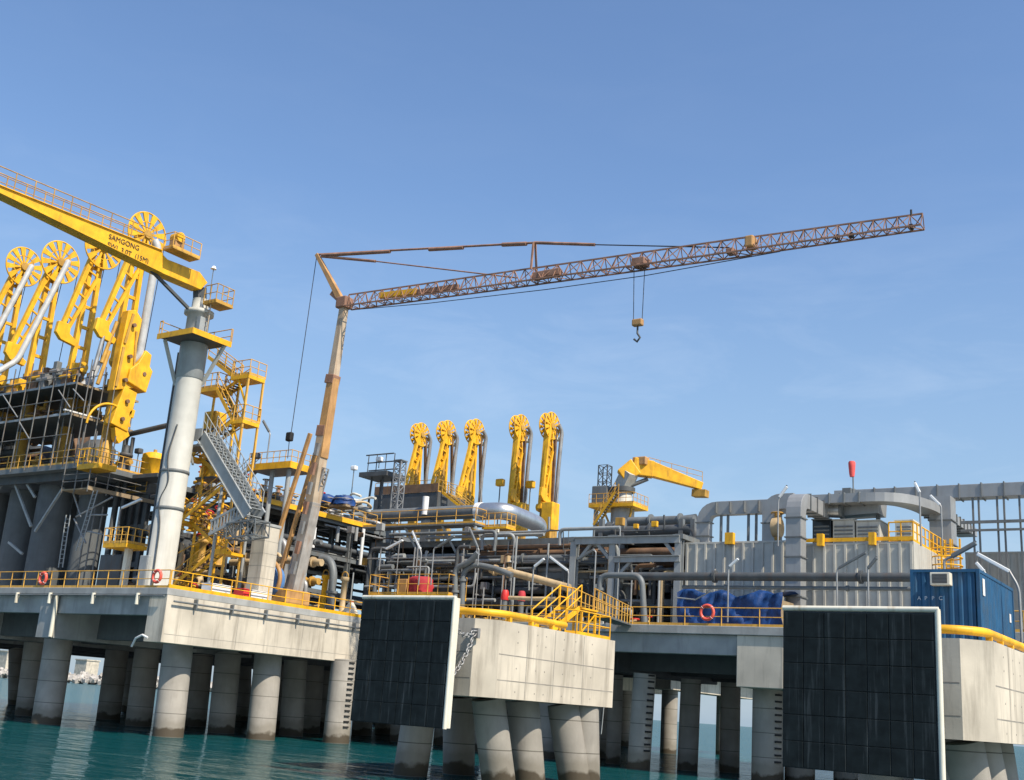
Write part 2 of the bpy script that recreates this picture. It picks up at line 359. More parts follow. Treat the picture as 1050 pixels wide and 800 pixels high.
for i, x in enumerate(caps):
    g = MB().box(x-.8 if i else x-.85, x+.75, 46.55 if i else 46.45, 64.6, 5.55, DZ-.425)
    if i == 0:
        g.use(1)
        for y in (52.4, 58.4): g.box(-57.0, -56.996, y-.015, y+.015, 5.6, 7.9)
        g.box(-57.0, -56.9965, 46.6, 64.5, 6.03, 6.06)
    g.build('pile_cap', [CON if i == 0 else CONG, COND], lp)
    MB().box(x-.8, x+.75, 64.7, 98, 5.55, DZ-.425).build('pile_cap', CONSHADE, lp)
for a, b_ in zip(caps, caps[1:]):
    MB().box(b_+.755, a-.805 if a != caps[0] else a-.855, 46.75, 47.35, 7.15, DZ-.43).build('edge_beam', CONG, lp, .03)
    MB().box(b_+.757, a-.86, 50.2, 50.9, 5.75, DZ-.43).build('inner_beam', CONSHADE, lp)
    MB().box(b_+.757, a-.86, 57.2, 57.9, 5.75, DZ-.43).build('inner_beam', CONSHADE, lp)
    MB().box(b_+.757, a-.86, 63.2, 63.9, 5.75, DZ-.43).build('inner_beam', CONSHADE, lp)
# pipe, brackets and seams on the sunlit end wall; drain stubs on the front
g = MB(); g.tube((-56.75, 46.8, 8.02), (-56.75, 64.4, 8.02), .06, 8)
for y in (48.6, 51.6, 54.6, 57.6, 60.6, 63.4): g.box(-56.997, -56.70, y-.05, y+.05, 7.72, 8.33)
g.build('drain_pipe', GRY, lp)
for x in (-59.6, -64.0, -68.6, -72.3, -77.0, -82): MB().tube((x, 46.3, 7.75), (x, 46.3, 8.45), .13, 10).build('drain_stub', CREAM, lp)
MB().tube((-68.1, 46.5, 5.6), (-68.1, 46.5, 8.3), .14, 10).build('drain_pipe', CREAM, lp)
MB().tube((-125, 46.28, 8.30), (-57.1, 46.28, 8.30), .05, 8).build('cable_conduit', GRY, lp)
MB().path([(-59.3, 46.2, 5.2), (-58.9, 46.1, 5.7), (-58.2, 46.0, 5.9), (-57.8, 46.1, 5.75)], .07, 8).build('hanging_pipe', WHT, lp)
for a in ((172, 178, 49.5, 50.2, 755, .95), (46, 55, 48.8, 49.6, 748, .95), (268, 273, 57, 57.8, 750, .95), (345, 351, 62.3, 62.8, 755, .92)):
    pile(lp, *a, strips=(a[0] == 345))
for a in ((228, 233, 60, 60.4, 740, .95), (200, 206, 66, 66.4, 738, .95), (143, 150, 58, 58.4, 735, .95), (112, 120, 63, 63.4, 730, .95),           (30, 37, 56, 56, 720, .9), (17, 18, 74, 74, 720, .8), (300, 303, 66, 66, 740, .9), (318, 322, 74, 74, 740, .9), (250, 252, 88, 88, 730, .8), (330, 333, 88, 88, 730, .8), (185, 190, 80, 80, 730, .85), (132, 138, 84, 84, 730, .85),(372,376,80,80,740,.9),(395,398,88,88,740,.9),(285,288,78,78,740,.9)):
    pile(lp, *a)
rp_ = thing('jetty_platform', 'grey concrete trestle deck on piles behind the two berthing dolphins, carrying the pipe racks', 'jetty platform', (-40, 65, DZ))
MB().box(-57.0, 45, 65, 71, DZ-.5, DZ).build('slab', CONG, rp_, .03)
MB().box(-57.0, 45, 71.003, 100, DZ-.5, DZ).build('slab', CONSHADE, rp_)
rc = [-26.5, -38.4, -50.4, -14.5, -2.5, 9.5]
MB().box(-56.2, 44, 65.25, 66.0, 7.1, DZ-.505).build('edge_beam', CONG, rp_, .03)
for x in rc:
    f = x == rc[0]
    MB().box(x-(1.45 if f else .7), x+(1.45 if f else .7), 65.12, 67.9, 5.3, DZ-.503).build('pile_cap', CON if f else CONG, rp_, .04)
    MB().box(x-.8, x+.8, 68.1, 84, 6.0, DZ-.503).build('pile_cap', CONSHADE, rp_)
for y in (70, 76, 83): MB().box(-56, 44, y, y+.6, 6.2, DZ-.504).build('inner_beam', CONSHADE, rp_)
for a in ((655, 660, 67.5, 67.5, 780, .72), (705, 708, 73, 73, 780, .68), (748, 749, 76, 76, 780, .68), (629, 631, 72, 72, 770, .5), (787, 788, 68, 68, 790, .95), (600, 604, 68, 68, 780, .9), (560, 563, 70, 70, 780, .9), (480, 484, 70, 70, 770, .9), (455, 460, 76, 76, 770, .9), (820, 821, 70, 70, 780, .9), (870, 870, 72, 72, 780, .9), (920, 920, 72, 72, 780, .9), (520, 523, 80, 80, 770, .9),(410,414,74,74,770,.9),(612,615,80,80,770,.8)):
    pile(rp_, *a, zt=5.9, strips=a[0] in (787, 655))
MB().tube((-36.9, 65.1, 2.0), (-36.6, 65.1, 7.1), .035, 6).build('hanging_cable', LGRY, rp_)
# a further platform behind, seen low between the piles
fp = thing('jetty_platform', 'far concrete jetty platform with a sunlit end, glimpsed between the dark piles', 'jetty platform', (-80, 104, 8))
MB().box(-130, -49, 102, 126, 7.9, DZ).build('slab', CONG, fp)
for x in (-52, -64, -76, -88, -100, -112):
    MB().box(x-1.4, x+1.4, 102.3, 125, 6.0, 7.897).build('pile_cap', CON, fp)
    for y in (105, 118): MB().tube((x, y, -2), (x, y, 6.0), .8, 18).build('pile', PILE, fp)
# ------------------------------------------------------------------ berthing dolphins and fenders
def dolphin(label, x0, x1, y0, y1, ch, zb, zt, piles, seams):
    d = thing('berthing_dolphin', label, 'dolphin', (x1, y0, zb))
    s = MB().prism([(x0, y0, zb), (x1-ch, y0, zb), (x1, y0+ch, zb), (x1, y1, zb), (x0, y1, zb)], (0, 0, zt-zb)).use(1); e = .004
    for y in seams: s.box(x1, x1+e, y-.018, y+.018, zb+.03, zt-.05)
    for z in (zb+.72, zb+1.75): s.box(x1, x1+e+.001, y0+ch+.05, y1-.05, z-.02, z+.02)
    for z in (zb+.72, zb+1.75): s.box(x0+.1, x1-ch-.05, y0-e, y0, z-.02, z+.02)
    for i in range(1, 4): s.box(x1-ch-i*1.5-.018, x1-ch-i*1.5+.018, y0-e-.001, y0, zb+.03, zt-.05)
    h = s
    for y in seams:
        for dy in (-.75, .75):
            for z in (zb+.3, zb+1.25, zb+2.3, zb+2.75): h.tube((x1, y+dy, z), (x1+.006, y+dy, z), .035, 8)
    h.build('pile_cap', [CON, COND], d)
    for (xb, yb, xt, yt, r) in piles:
        MB().tube(V((xb, yb, 0))+(V((xb, yb, 0))-V((xt, yt, zb)))*.7, (xt, yt, zb), r, 28).build('pile', PILE, d)
    return d
P_ = lambda px, py, y: P(px, py, Y=y)
d1p = []
for (pb, pt, yb, yt, r) in ((512, 500, 42.5, 41.6, .72), (543, 536, 44.6, 44.2, .72), (590, 577, 47.2, 46.6, .72), (420, 432, 41.4, 41.6, .75), (470, 470, 45.5, 45, .75), (600, 600, 48, 47.8, .7)):
    a = P_(pb, 800, yb); t = P_(pt, 722, yt); d1p.append((a.x, yb, min(t.x, -28.1), yt, r))
D1 = dolphin('concrete berthing dolphin with yellow stair and gangway on its back edge', -33.9, -27.3, 38.6, 49.1, .75, 3.5, 6.6, d1p, (41.5, 43.7, 46.2))
d2p = []
for (pb, pt, yb, yt, r) in ((1003, 985, 42.4, 41.6, .72), (1020, 1003, 45, 44.6, .72), (975, 968, 42.0, 42.0, .72), (900, 905, 42, 42, .75), (1030, 1018, 49, 49, .72)):
    a = P_(pb, 810, yb); t = P_(pt, 762, yt); d2p.append((a.x, yb, min(t.x, -9.4), yt, r))
D2 = dolphin('concrete berthing dolphin carrying the blue container', -14.4, -8.3, 39.2, 55, .85, 3.15, 6.3, d2p, (42.2, 44.8, 47.4, 50))
for d, x1, zt, y0, y1, ch in ((D1, -27.3, 6.6, 38.6, 45.0, .75), (D2, -8.3, 6.3, 39.2, 54, .85)):
    g = MB().path([(x1-4.3, y0+.55, zt+.33), (x1-1.1, y0+.55, zt+.33), (x1-.35, y0+1.35, zt+.33), (x1-.35, y1, zt+.33)], .15, 14, .6)
    o = g.build('edge_pipe', YEL, d)
    s = MB()
    for y in (y0+1.9, y0+3.6, y0+5.3): s.box(x1-.45, x1-.25, y-.08, y+.08, zt-.01, zt+.22)
    for x in (x1-2, x1-3.8): s.box(x-.08, x+.08, y0+.45, y0+.65, zt-.01, zt+.22)
    s.build('pipe_support', YEL, o)
def fender(label, x0, x1, z0, z1, y, nx, ny, dolphin_y, chain):
    f = thing('fender_panel', label, 'fender', ((x0+x1)/2, y, z0))
    MB().box(x0, x1, y+.07, y+.42, z0, z1).build('steel_frame', CREAM, f, .02)
    MB().box(x0-.012, x1-.10, y+.052, y+.0685, z0-.01, z1-.10).build('backing', PADG, f)
    p = MB(); W_ = (x1-.12-x0)/nx; H_ = (z1-.14-z0)/ny
    for i in range(nx):
        for j in range(ny):
            e = random.uniform(0, .010)
            p.box(x0+i*W_+.010, x0+(i+1)*W_-.010, y-e, y+.05, z0+j*H_+.010, z0+(j+1)*H_-.010)
    p.build('facing_pads', PAD, f, .012)
    MB().tube((x0-.02, y+.06, z1-.01), (x1+.02, y+.06, z1-.01), .085, 10).build('top_tube', CREAM, f)
    MB().tube((x1-.01, y+.06, z0-.02), (x1-.01, y+.06, z1), .085, 10).build('side_tube', CREAM, f)
    xm = (x0+x1)/2; c = MB()
    c.tube((xm, y+.42, (z0+z1)/2+.3), (xm, dolphin_y+.0, (z0+z1)/2+.3), .9, 24, .6); c.build('rubber_cone', BLK, f)
    for (a, b) in chain:
        a = V(a); b = V(b); n = max(3, int((b-a).length/.24)); lk = MB(); d = (b-a).normalized()
        for i in range(n):
            c_ = a.lerp(b, (i+.5)/n)+V((0, 0, -.25*math.sin(math.pi*(i+.5)/n)))
            s1, s2 = frame(d); ax = s1 if i % 2 else s2; ot = s2 if i % 2 else s1
            pts = [c_+d*(.15*math.cos(t))+ot*(.085*math.sin(t)) for t in [k*math.pi/5 for k in range(11)]]
            lk.path(pts, .028, 6)
        lk.build('chain', CREAM if False else GALV, f)
    return f
a = P(372, 612, Y=36); b_ = P(466, 612, Y=36); z0 = P(361, 739, Y=36).z
fender('black fender panel with a chain at its cream edge, before the stair dolphin', a.x, b_.x, z0, a.z, 36, 6, 6, 38.6,
       [((b_.x-.1, 36.4, z0+2.0), P(487, 648, Y=38.5)), ((b_.x-.1, 36.4, a.z-1.15), P(488, 646, Y=38.5))])
a = P(803, 623, Y=36); b_ = P(961, 625, Y=36); z0 = P(803, 786, Y=36).z
fender('black fender panel with a cream frame, before the dolphin with the blue container', a.x, b_.x, z0, a.z, 36, 7, 6, 39.2, [((a.x+.5, 36.4, z0+1), (a.x+.2, 39.2, z0+2))])
MB().cbox(P(487, 648, Y=38.5)+V((0, .06, -.05)), .35, .16, .4).build('chain_bracket', GALV, D1)
# stair and gangway from the first dolphin to the deck
st = thing('stair_gangway', 'yellow stair and gangway linking the first dolphin to the trestle deck', 'stairway', (-28.8, 46, 6.6))
s0 = V((-29.0, 45.2, 6.6)); s1 = V((-28.9, 47.4, 8.0)); end = V((-35.6, 65.0, 8.78))
sr = MB()
for dx in (-.55, .55):
    sr.bar(s0+V((dx, 0, .1)), s1+V((dx, 0, -.05)), .05, .24)
sr.build('stringer', YEL, st)
sr = MB()
for i in range(1, 7):
    c = s0.lerp(s1, i/7); sr.cbox(c, 1.05, .26, .04)
sr.build('tread', LGRY, st)
def stair_rail(a, b, parent, h=1.05, mt=YEL, n=3, r=.035):
    a = V(a); b = V(b); q = MB(); q.tube(a+Z*h, b+Z*h, r, 7); q.tube(a+Z*h*.5, b+Z*h*.5, r*.85, 7)
    for i in range(n+1): c = a.lerp(b, i/n); q.tube(c, c+Z*h, r, 7)
    return q.build('handrail', mt, parent)
for dx in (-.6, .6): stair_rail(s0+V((dx, 0, 0)), s1+V((dx, 0, 0)), st, n=2)
lat = V((1, .37, 0)).normalized()
l0 = s1+V((0, .9, 0))
MB().box(s1.x-.7, s1.x+.7, s1.y, s1.y+1.5, 7.92, 8.0).build('landing', YEL, st)
lg = MB()
for dx in (-.6, .6):
    for dy in (.1, 1.4): lg.bar((s1.x+dx, s1.y+dy, 6.6), (s1.x+dx, s1.y+dy, 7.92), .1)
lg.bar((s1.x-.6, s1.y+.1, 6.8), (s1.x-.6, s1.y+1.4, 7.8), .05); lg.bar((s1.x+.6, s1.y+.1, 6.8), (s1.x+.6, s1.y+1.4, 7.8), .05)
lg.build('support_frame', YEL, st)
MB().bar(l0+V((0, .3, -.05)), end, 1.1, .12).build('walkway', GRY, st)
for k in (-.55, .55): stair_rail(l0+V((0, .3, 0))+lat*k, end+lat*k, st, n=12, mt=YRAIL)
for q_ in (s1+V((-.65, 0, 0)), ): stair_rail(q_, q_+V((0, 1.5, 0)), st, n=2)
railing([(-28.0, 45.6, 6.6), (-27.5, 45.8, 6.6), (-27.5, 48.9, 6.6), (-29.2, 48.9, 6.6)], YEL, label='yellow guard railing on the sunlit corner of the stair dolphin', step=1.1)
railing([(-33.6, 44.8, 6.6), (-33.6, 48.9, 6.6), (-30.0, 48.9, 6.6)], YRAIL, label='yellow guard railing along the back of the stair dolphin')
# deck edge railings
railing([(-125, 46.6, DZ), (-57.2, 46.6, DZ)], YRAIL, label='long faded yellow guard railing on the front edge of the left platform', step=1.5)
railing([(-57.2, 46.7, DZ), (-57.2, 64.8, DZ)], YEL, label='bright yellow guard railing above the sunlit end wall of the left platform', step=1.7)
MB().box(-57.16, -57.02, 46.5, 64.8, DZ+.003, DZ+.22).build('toe_board', YEL, lp)
railing([(-36.3, 65.2, DZ), (44, 65.2, DZ)], YRAIL, label='yellow guard railing along the front of the trestle deck', step=2.4)
railing([(-57.0, 65.25, DZ), (-37.5, 65.25, DZ)], YOLD, label='weathered railing on the trestle deck behind the stair dolphin', step=1.8)
def buoy(c, ax, label, r=.36):
    o = thing('lifebuoy', label, 'lifebuoy', c, 'lifebuoys on the railings')
    MB().torus(c, ax, r, .10, 28, 10).build('ring', RING, o)
    g = MB()
    for k in range(4):
        t = math.pi/4+k*math.pi/2; a_, b2 = frame(V(ax)); d = a_*math.cos(t)+b2*math.sin(t)
        g.torus(V(c)+d*r, a_*-math.sin(t)+b2*math.cos(t), .104, .012, 12, 5)
    g.build('rope_band', WHT, o)
buoy(P(44, 593, Y=46.5), (0, 1, 0), 'red lifebuoy on the railing below the ladder against the dark column')
buoy(P(161, 591, Y=46.5), (0, 1, 0), 'red lifebuoy on the railing at the foot of the tall crane column')
buoy(P(725, 628, Y=65.1), (0, 1, 0), 'orange lifebuoy on the railing in front of the blue tarpaulin', .42)
# ------------------------------------------------------------------ tall crane column with the yellow jib
def Pp(pts, **k): return [P(x, y, **k) for x, y in pts]
CX, CY = -63.7, 51.0
cr = thing('jib_crane', 'yellow box jib crane on a tall pale column, its jib reaching over the loading arms', 'crane', (CX, CY, DZ))
MB().lathe((CX, CY, DZ), [(1.2, 0), (1.2, .12), (.94, .14), (.92, 13.9), (.88, 18.4)], 40).build('column', COLM, cr)
for z in (14.6, 17.2): MB().lathe((CX, CY, z), [(.93, 0), (.98, .02), (.98, .2), (.93, .22)], 40).build('column_band', GRY, cr)
MB().lathe((CX, CY, 24.0), [(.91, 0), (.97, .05), (.97, 3.1)], 32).build('collar', LGRY, cr)
MB().path([(CX-.95, CY-.5, DZ), (CX-.95, CY-.5, 26)], .09, 8).build('cable_pipe', DGRY, cr)
MB().path([(CX+.45, CY-.88, 9.2), (CX+.4, CY-.90, 13.5), (CX-.1, CY-.98, 15.2), (CX+.55, CY-.80, 16.4), (CX+.1, CY-.98, 18.2), (CX+.5, CY-.83, 20.5)], .05, 6, .8).build('hose', DGRY, cr)
c0 = P(197, 338, Y=48.7); zp = c0.z; c1 = P(162, 345, Y=48.7); c2 = P(236, 353, X=c0.x)
x0, x1, y0, y1 = c1.x, c0.x+.1, 48.7, min(c2.y, 54.5)
pf = MB().box(x0, x1, y0, y1, zp-.12, zp).build('platform', DGRY, cr)
g = MB(); g.box(x0-.04, x1+.04, y0-.06, y0, zp-.26, zp+.14); g.box(x1, x1+.06, y0, y1, zp-.26, zp+.14); g.build('platform_edge', YEL, cr)
railing([(CX-.9, y0+.05, zp), (x0, y0+.05, zp), (x0, y1-.1, zp), (x1, y1-.1, zp), (x1, CY+1.2, zp)], YRAIL, cr, posts=True)
for a_, b_ in (((x0+.3, y0+.4, zp-.2), (CX-.7, CY-.55, zp-3.2)), ((x1-.2, y1-.4, zp-.2), (CX+.6, CY+.65, zp-3.0))): MB().bar(a_, b_, .2).build('bracket', COLM, cr)
MB().lathe((CX, CY, zp), [(.8, 0), (.8, 2.1), (1.05, 2.12), (1.05, 2.4), (.6, 2.42), (.6, 3.3)], 32).build('slewing_head', COLM, cr)
MB().box(CX+.75, CX+1.1, CY-.7, CY, zp+.4, zp+1.7).build('control_cabinet', LGRY, cr)
XJ = CX+.55
jp = [(-30, 178), (14, 196), (166, 257), (168, 262), (172, 266), (205, 279), (213, 290), (206, 297), (166, 280), (14, 205), (-30, 184)]
jb = MB().prism(Pp(jp, X=XJ), (-1.0, 0, 0)).build('jib', YEL, cr, .03)
g = MB(); tp = Pp([(-30, 178), (14, 196), (166, 257)], X=XJ)
for a_, b_ in zip(tp, tp[1:]): g.bar(a_+V((.07, 0, 0)), b_+V((.07, 0, 0)), .1, .05)
bt = Pp([(166, 280), (14, 205), (-30, 184)], X=XJ)
for a_, b_ in zip(bt, bt[1:]): g.bar(a_+V((.07, 0, 0)), b_+V((.07, 0, 0)), .1, .05)
g.build('flange', YEL, jb)
rt = [P(-30, 178, X=XJ)+Z*.05, P(14, 196, X=XJ)+Z*.05, P(90, 226.5, X=XJ)+Z*.05, P(155, 252.5, X=XJ)+Z*.05]
railing(rt, YOLD, cr, step=1.5, h=1.15, toe=False)
railing([p-V((.95, 0, 0)) for p in rt], YOLD, cr, step=1.5, h=1.15, toe=False)
def jtext(body, px, py, px2, py2, size):
    a_ = P(px, py, X=XJ); b_ = P(px2, py2, X=XJ); d = (b_-a_).normalized()
    text(body, size, a_+V((.03, 0, 0)), d, V((1, 0, 0)).cross(d), TXT, jb, ext=.008)
jtext('SAMGONG', 111, 244.5, 139, 256, .50)
jtext('SWL 3.0T  (15M)', 109.5, 252.5, 159, 273.5, .48)
a_ = P(182, 262, X=XJ)
g = MB().box(XJ, XJ+1.1, a_.y-1.3, a_.y+1.1, a_.z-.1, a_.z).build('service_platform', YOLD, cr)
railing([(XJ+.02, a_.y-1.3, a_.z), (XJ+1.05, a_.y-1.3, a_.z), (XJ+1.05, a_.y+1.1, a_.z)], YRAIL, cr, step=.8)
MB().cbox((XJ+.4, a_.y-.5, a_.z+.5), .7, .8, 1.0).build('winch', ORA, cr, .05)
MB().tube((XJ+.1, a_.y-.6, a_.z+1.0), (XJ+.9, a_.y-.6, a_.z+1.0), .35, 16).build('winch_drum', YEL, cr)
MB().bar(P(150, 272, X=CX), (CX, CY-.95, zp+2.3), .2).build('knee_strut', DGRY, cr)
MB().bar(P(205, 295, X=CX), (CX, CY, zp+2.6), .55, .8).build('jib_mount', DGRY, cr)
q = P(213, 300, X=CX+.9); 
g = MB().box(CX+.8, CX+2.2, q.y-.2, q.y+1.4, zp+2.7, zp+2.82).build('access_platform', YOLD, cr)
railing([(CX+.85, q.y-.2, zp+2.8), (CX+2.15, q.y-.2, zp+2.8), (CX+2.15, q.y+1.35, zp+2.8), (CX+.9, q.y+1.35, zp+2.8)], YOLD, cr, step=.6, h=1.3)
g = MB(); ladder(g, (CX+1.2, q.y, zp), (CX+1.2, q.y, zp+2.8)); g.build('ladder', PALE, cr)
q = P(219, 276, X=CX+1)
MB().tube((CX+1, q.y, zp+3.5), (CX+1, q.y, q.z), .03, 6).build('lamp_pole', GRY, cr)
MB().tube((CX+1, q.y, q.z), (CX+1, q.y+.02, q.z+.22), .22, 12, .1).build('lamp', TUBEW, cr)
MB().cbox((CX, 31.6, 30.5), .9, 1.4, 1.1).build('jib_head', DGRY, cr, .05)
# ------------------------------------------------------------------ stair tower beside the column
stt = thing('stair_tower', 'yellow zigzag stair tower climbing beside the tall crane column', 'stair tower', (-61, 54.5, DZ))
def flight(a, b, wdt, parent, mt=YEL, tread=DGRY, n=9, rails=True, ax=V((0, 1, 0))):
    a = V(a); b = V(b); g = MB()
    for s in (-1, 1): g.bar(a+ax*s*wdt/2, b+ax*s*wdt/2, .06, .26)
    fl = g.build('stringer', mt, parent); g = MB(); hd = V((b.x-a.x, b.y-a.y, 0)).normalized()
    for i in range(n): 
        c = a.lerp(b, (i+.5)/n); g.bar(c-ax*wdt*.48, c+ax*wdt*.48, .27, .04, up=Z)
    g.build('tread', tread, fl)
    if rails:
        for s in (-1, 1): stair_rail(a+ax*s*wdt/2, b+ax*s*wdt/2, fl, mt=YRAIL if mt is YEL else mt, n=3)
    return fl
ys = 54.5
def landing(px0, px1, py, parent, d=1.6, y=ys, mt=YEL):
    a_ = P(px0, py, Y=y-d/2); b_ = P(px1, py, Y=y-d/2); z = a_.z
    o = MB().box(a_.x, b_.x, y-d/2, y+d/2, z-.28, z).build('landing', mt, parent)
    railing([(a_.x, y-d/2+.03, z), (b_.x, y-d/2+.03, z), (b_.x, y+d/2, z)], YRAIL, parent, step=.8)
    return V(((a_.x+b_.x)/2, y, z)), a_.x, b_.x
L1, l1a, l1b = landing(237, 255, 386, stt); L2, l2a, l2b = landing(203, 222, 399, stt); L3, l3a, l3b = landing(236, 249, 431, stt)
flight((l1a+.2, ys-.35, L1.z), (P(223, 358, Y=ys).x, ys-.35, zp), .8, stt, n=10)
flight((l2b-.1, ys+.4, L2.z), (l1a+.2, ys+.4, L1.z), .8, stt, n=6)
flight((l3a+.2, ys-.35, L3.z), (l2b-.2, ys-.35, L2.z), .8, stt, n=9)
zz = L3.z; k = 0; xa, xb = l2a-.3, l3b-.4
while zz > DZ+2:
    z2 = zz-2.35; f = k % 2
    lx = (xa if f == 0 else xb)
    flight((lx+(.6 if f == 0 else -.6), ys+(.45 if f else -.4), z2), ((xb if f == 0 else xa)+(-.6 if f == 0 else .6), ys+(.45 if f else -.4), zz), .8, stt, n=10)
    g = MB().box(lx-.6, lx+.6, ys-.9, ys+.9, z2-.2, z2).build('landing', YEL, stt)
    railing([(lx-.6, ys-.87, z2), (lx+.6, ys-.87, z2)], YEL, stt, step=.6); zz = z2; k += 1
for x, y, zt_ in ((l1b-.1, ys-.7, L1.z), (l1b-.1, ys+.75, L1.z), (l2a+.1, ys-.7, L2.z), (l2a+.1, ys+.75, L2.z), ((l2a+l1b)/2, ys+.75, L1.z)):
    MB().bar((x, y, DZ), (x, y, zt_), .14).build('post', YRAIL if x > -61 else YEL, stt)
for L_, b_ in ((L1, l1b), (L3, l3b)): MB().bar((b_-1.2, ys-.7, L_.z-.2), (b_, ys-.7, L_.z-2.3), .12).build('brace', YEL, stt)
for z in (12, 15.5, 19): MB().bar((l2a, ys-.72, z), (l1b, ys-.72, z+2), .08).build('brace', YOLD, stt)
# yellow cabin-like winch housings round the column
for (px, py, w_, h_, lb) in ((219, 443, 1.2, 1.5, 'yellow machine housing at the head of the grey gangway'), (217, 492, 1.4, 2.0, 'yellow valve housing in the stair tower under the grey gangway')):
    c = P(px, py, Y=56.0); o = thing('machine_housing', lb, 'machine', c)
    MB().cbox(c+Z*h_*.5, w_, 1.2, h_).build('housing', YEL, o, .12); MB().tube(c+V((.2, -.7, h_*.6)), c+V((.2, -.6, h_*.6)), .35, 14).build('cover', YOLD, o)
    MB().cbox(c, w_+.5, 1.5, .15).build('base', DGRY, o)
# ------------------------------------------------------------------ grey folding gangway
gw = thing('gangway_stair', 'grey two flight gangway stair with plate sides hung beside the crane column', 'stairway', P(255, 535, Y=52.2))
GY = 52.2
u0, u1 = P(254, 527, Y=GY), P(207, 447, Y=GY)
g = MB(); d = (u1-u0)
for yy in (GY, GY+1.2): g.bar(u0+V((0, yy-GY, 0)), u1+V((0, yy-GY, 0)), .07, .85)
g.bar(u1+V((0, 0, .1)), u1+V((-1.5, 0, .15)), .07, .9); g.bar(u1+V((0, 1.2, .1)), u1+V((-1.5, 1.2, .15)), .07, .9)
g.build('side_plate', LGRY, gw)
g = MB()
for yy in (GY-.05, GY+1.25):
    for s in (-.42, .42): o_ = (d.normalized().cross(V((0, 1, 0))))*s; g.bar(u0+V((0, yy-GY, 0))+o_, u1+V((0, yy-GY, 0))+o_, .16, .06)
g.build('flange', LGRY, gw)
g = MB()
for i in range(22): c = u0.lerp(u1, (i+.5)/22)+Z*.35; g.box(c.x-.13, c.x+.13, GY+.04, GY+1.16, c.z-.02, c.z+.02)
g.build('tread', LGRY, gw)
for yy in (GY, GY+1.2):
    for h0 in (.75,): stair_rail(u0+V((0, yy-GY, h0-.3)), u1+V((0, yy-GY, h0-.3)), gw, mt=LGRY, n=14, h=1.3)
v0, v1 = P(214, 548, Y=GY), P(254, 527, Y=GY)
g = MB()
for yy in (GY, GY+1.2): g.bar(v0+V((0, yy-GY, 0)), v1+V((0, yy-GY, 0)), .08, .2); g.bar(v0+V((0, yy-GY, .9)), v1+V((0, yy-GY, .9)), .08, .16)
g.build('stringer', LGRY, gw)
g = MB()
for i in range(12): c = v0.lerp(v1, (i+.5)/12)+V((0, .6, 0)); g.box(c.x-.14, c.x+.14, GY+.04, GY+1.16, c.z-.02, c.z+.02); g.bar(c+V((0, -.6+GY-GY, 0)), c+V((0, -.6, .9)), .13, .05); g.bar(c+V((0, .6, 0)), c+V((0, .6, .9)), .08, .05)
g.build('tread', LGRY, gw)
g = MB(); lattice(g, v1+V((-1.8, .6, -1.1)), v1+V((.9, .6, -.9)), 1.3, 1.0, 4, .05); g.build('lattice_frame', GRY, gw)
MB().box(u1.x-2.2, u1.x+.2, GY-.1, GY+1.4, u1.z-.75, u1.z-.6).build('head_platform', GRY, gw)
MB().bar(u1+V((-1.8, .6, -.7)), (CX+1.0, CY+.6, u1.z-2.2), .14).build('bracket', GRY, gw)
for px, y in ((215, 53.0), (247, 57)): 
    p = P(px, 590, Y=y); MB().tube((p.x, y, DZ), (p.x, y, P(px+6, 500, Y=y).z), .11, 8).build('support_post', LGRY, gw)
c = P(267, 590, X=-58.9); zt_ = P(266, 541, Y=c.y).z
o = thing('concrete_plinth', 'pale concrete block tower standing beneath the grey gangway', 'concrete tower', (c.x, c.y, DZ))
g = MB().box(c.x-.62, c.x+.62, c.y-.6, c.y+.7, DZ, zt_).use(1)
for z in range(1, 6): g.box(c.x-.623, c.x+.623, c.y-.603, c.y+.7, DZ+z*.85, DZ+z*.85+.03)
g.build('shaft', [CON, COND], o)
MB().box(c.x-.68, c.x+.68, c.y-.67, c.y+.77, zt_, zt_+.18).build('cap', CONG, o)
# ------------------------------------------------------------------ elevated loading deck, columns, scaffolding
ld = thing('loading_deck', 'tall dark loading deck on thick grey columns carrying the nearer yellow arms', 'loading platform', (-80, 54, DZ))
EX = -75.4; EZ = 18.95; EY = 52.0
MB().box(-110, EX, EY, 64, EZ-.35, EZ+.05).build('deck_slab', GRY, ld)
for yy in (53, 58, 63): MB().box(-110, EX-.2, yy-.15, yy+.15, EZ-1.0, EZ-.353).build('deck_beam', DGRY, ld)
for px, y, r in ((12, 55.5, 1.25), (43, 55.0, 1.35), (84, 56.5, 1.15), (-20, 55.5, 1.25), (30, 62, 1.2), (65, 62, 1.2)):
    p = P(px, 588, Y=y); MB().lathe((p.x, y, DZ), [(r, 0), (r, EZ-1.0-DZ)], 32).build('column', CONSHADE, ld)
for (a_, b_) in (((13, 490), (32, 540)), ((65, 500), (36, 545)), ((24, 490), (36, 510)), ((-4, 505), (4, 495)), ((9, 556), (23, 568))):
    MB().bar(P(*a_, Y=53.2), P(*b_, Y=53.4), .18).build('brace', LGRY, ld)
railing([(-110, EY+.06, EZ+.05), (EX-.05, EY+.06, EZ+.05), (EX-.05, 60, EZ+.05)], YRAIL, label='yellow guard railing round the elevated loading deck', step=1.5)
g = thing('deck_cage', 'bright yellow railed cage at the corner of the elevated loading deck', 'platform', P(98, 478, Y=52.6))
c = P(99, 481, Y=52.4); MB().cbox(c, 2.6, 1.6, .28).build('floor', YEL, g)
railing([c+V((-1.3, -.8, .1)), c+V((1.3, -.8, .1)), c+V((1.3, .8, .1))], YEL, g, step=.65, h=1.3)
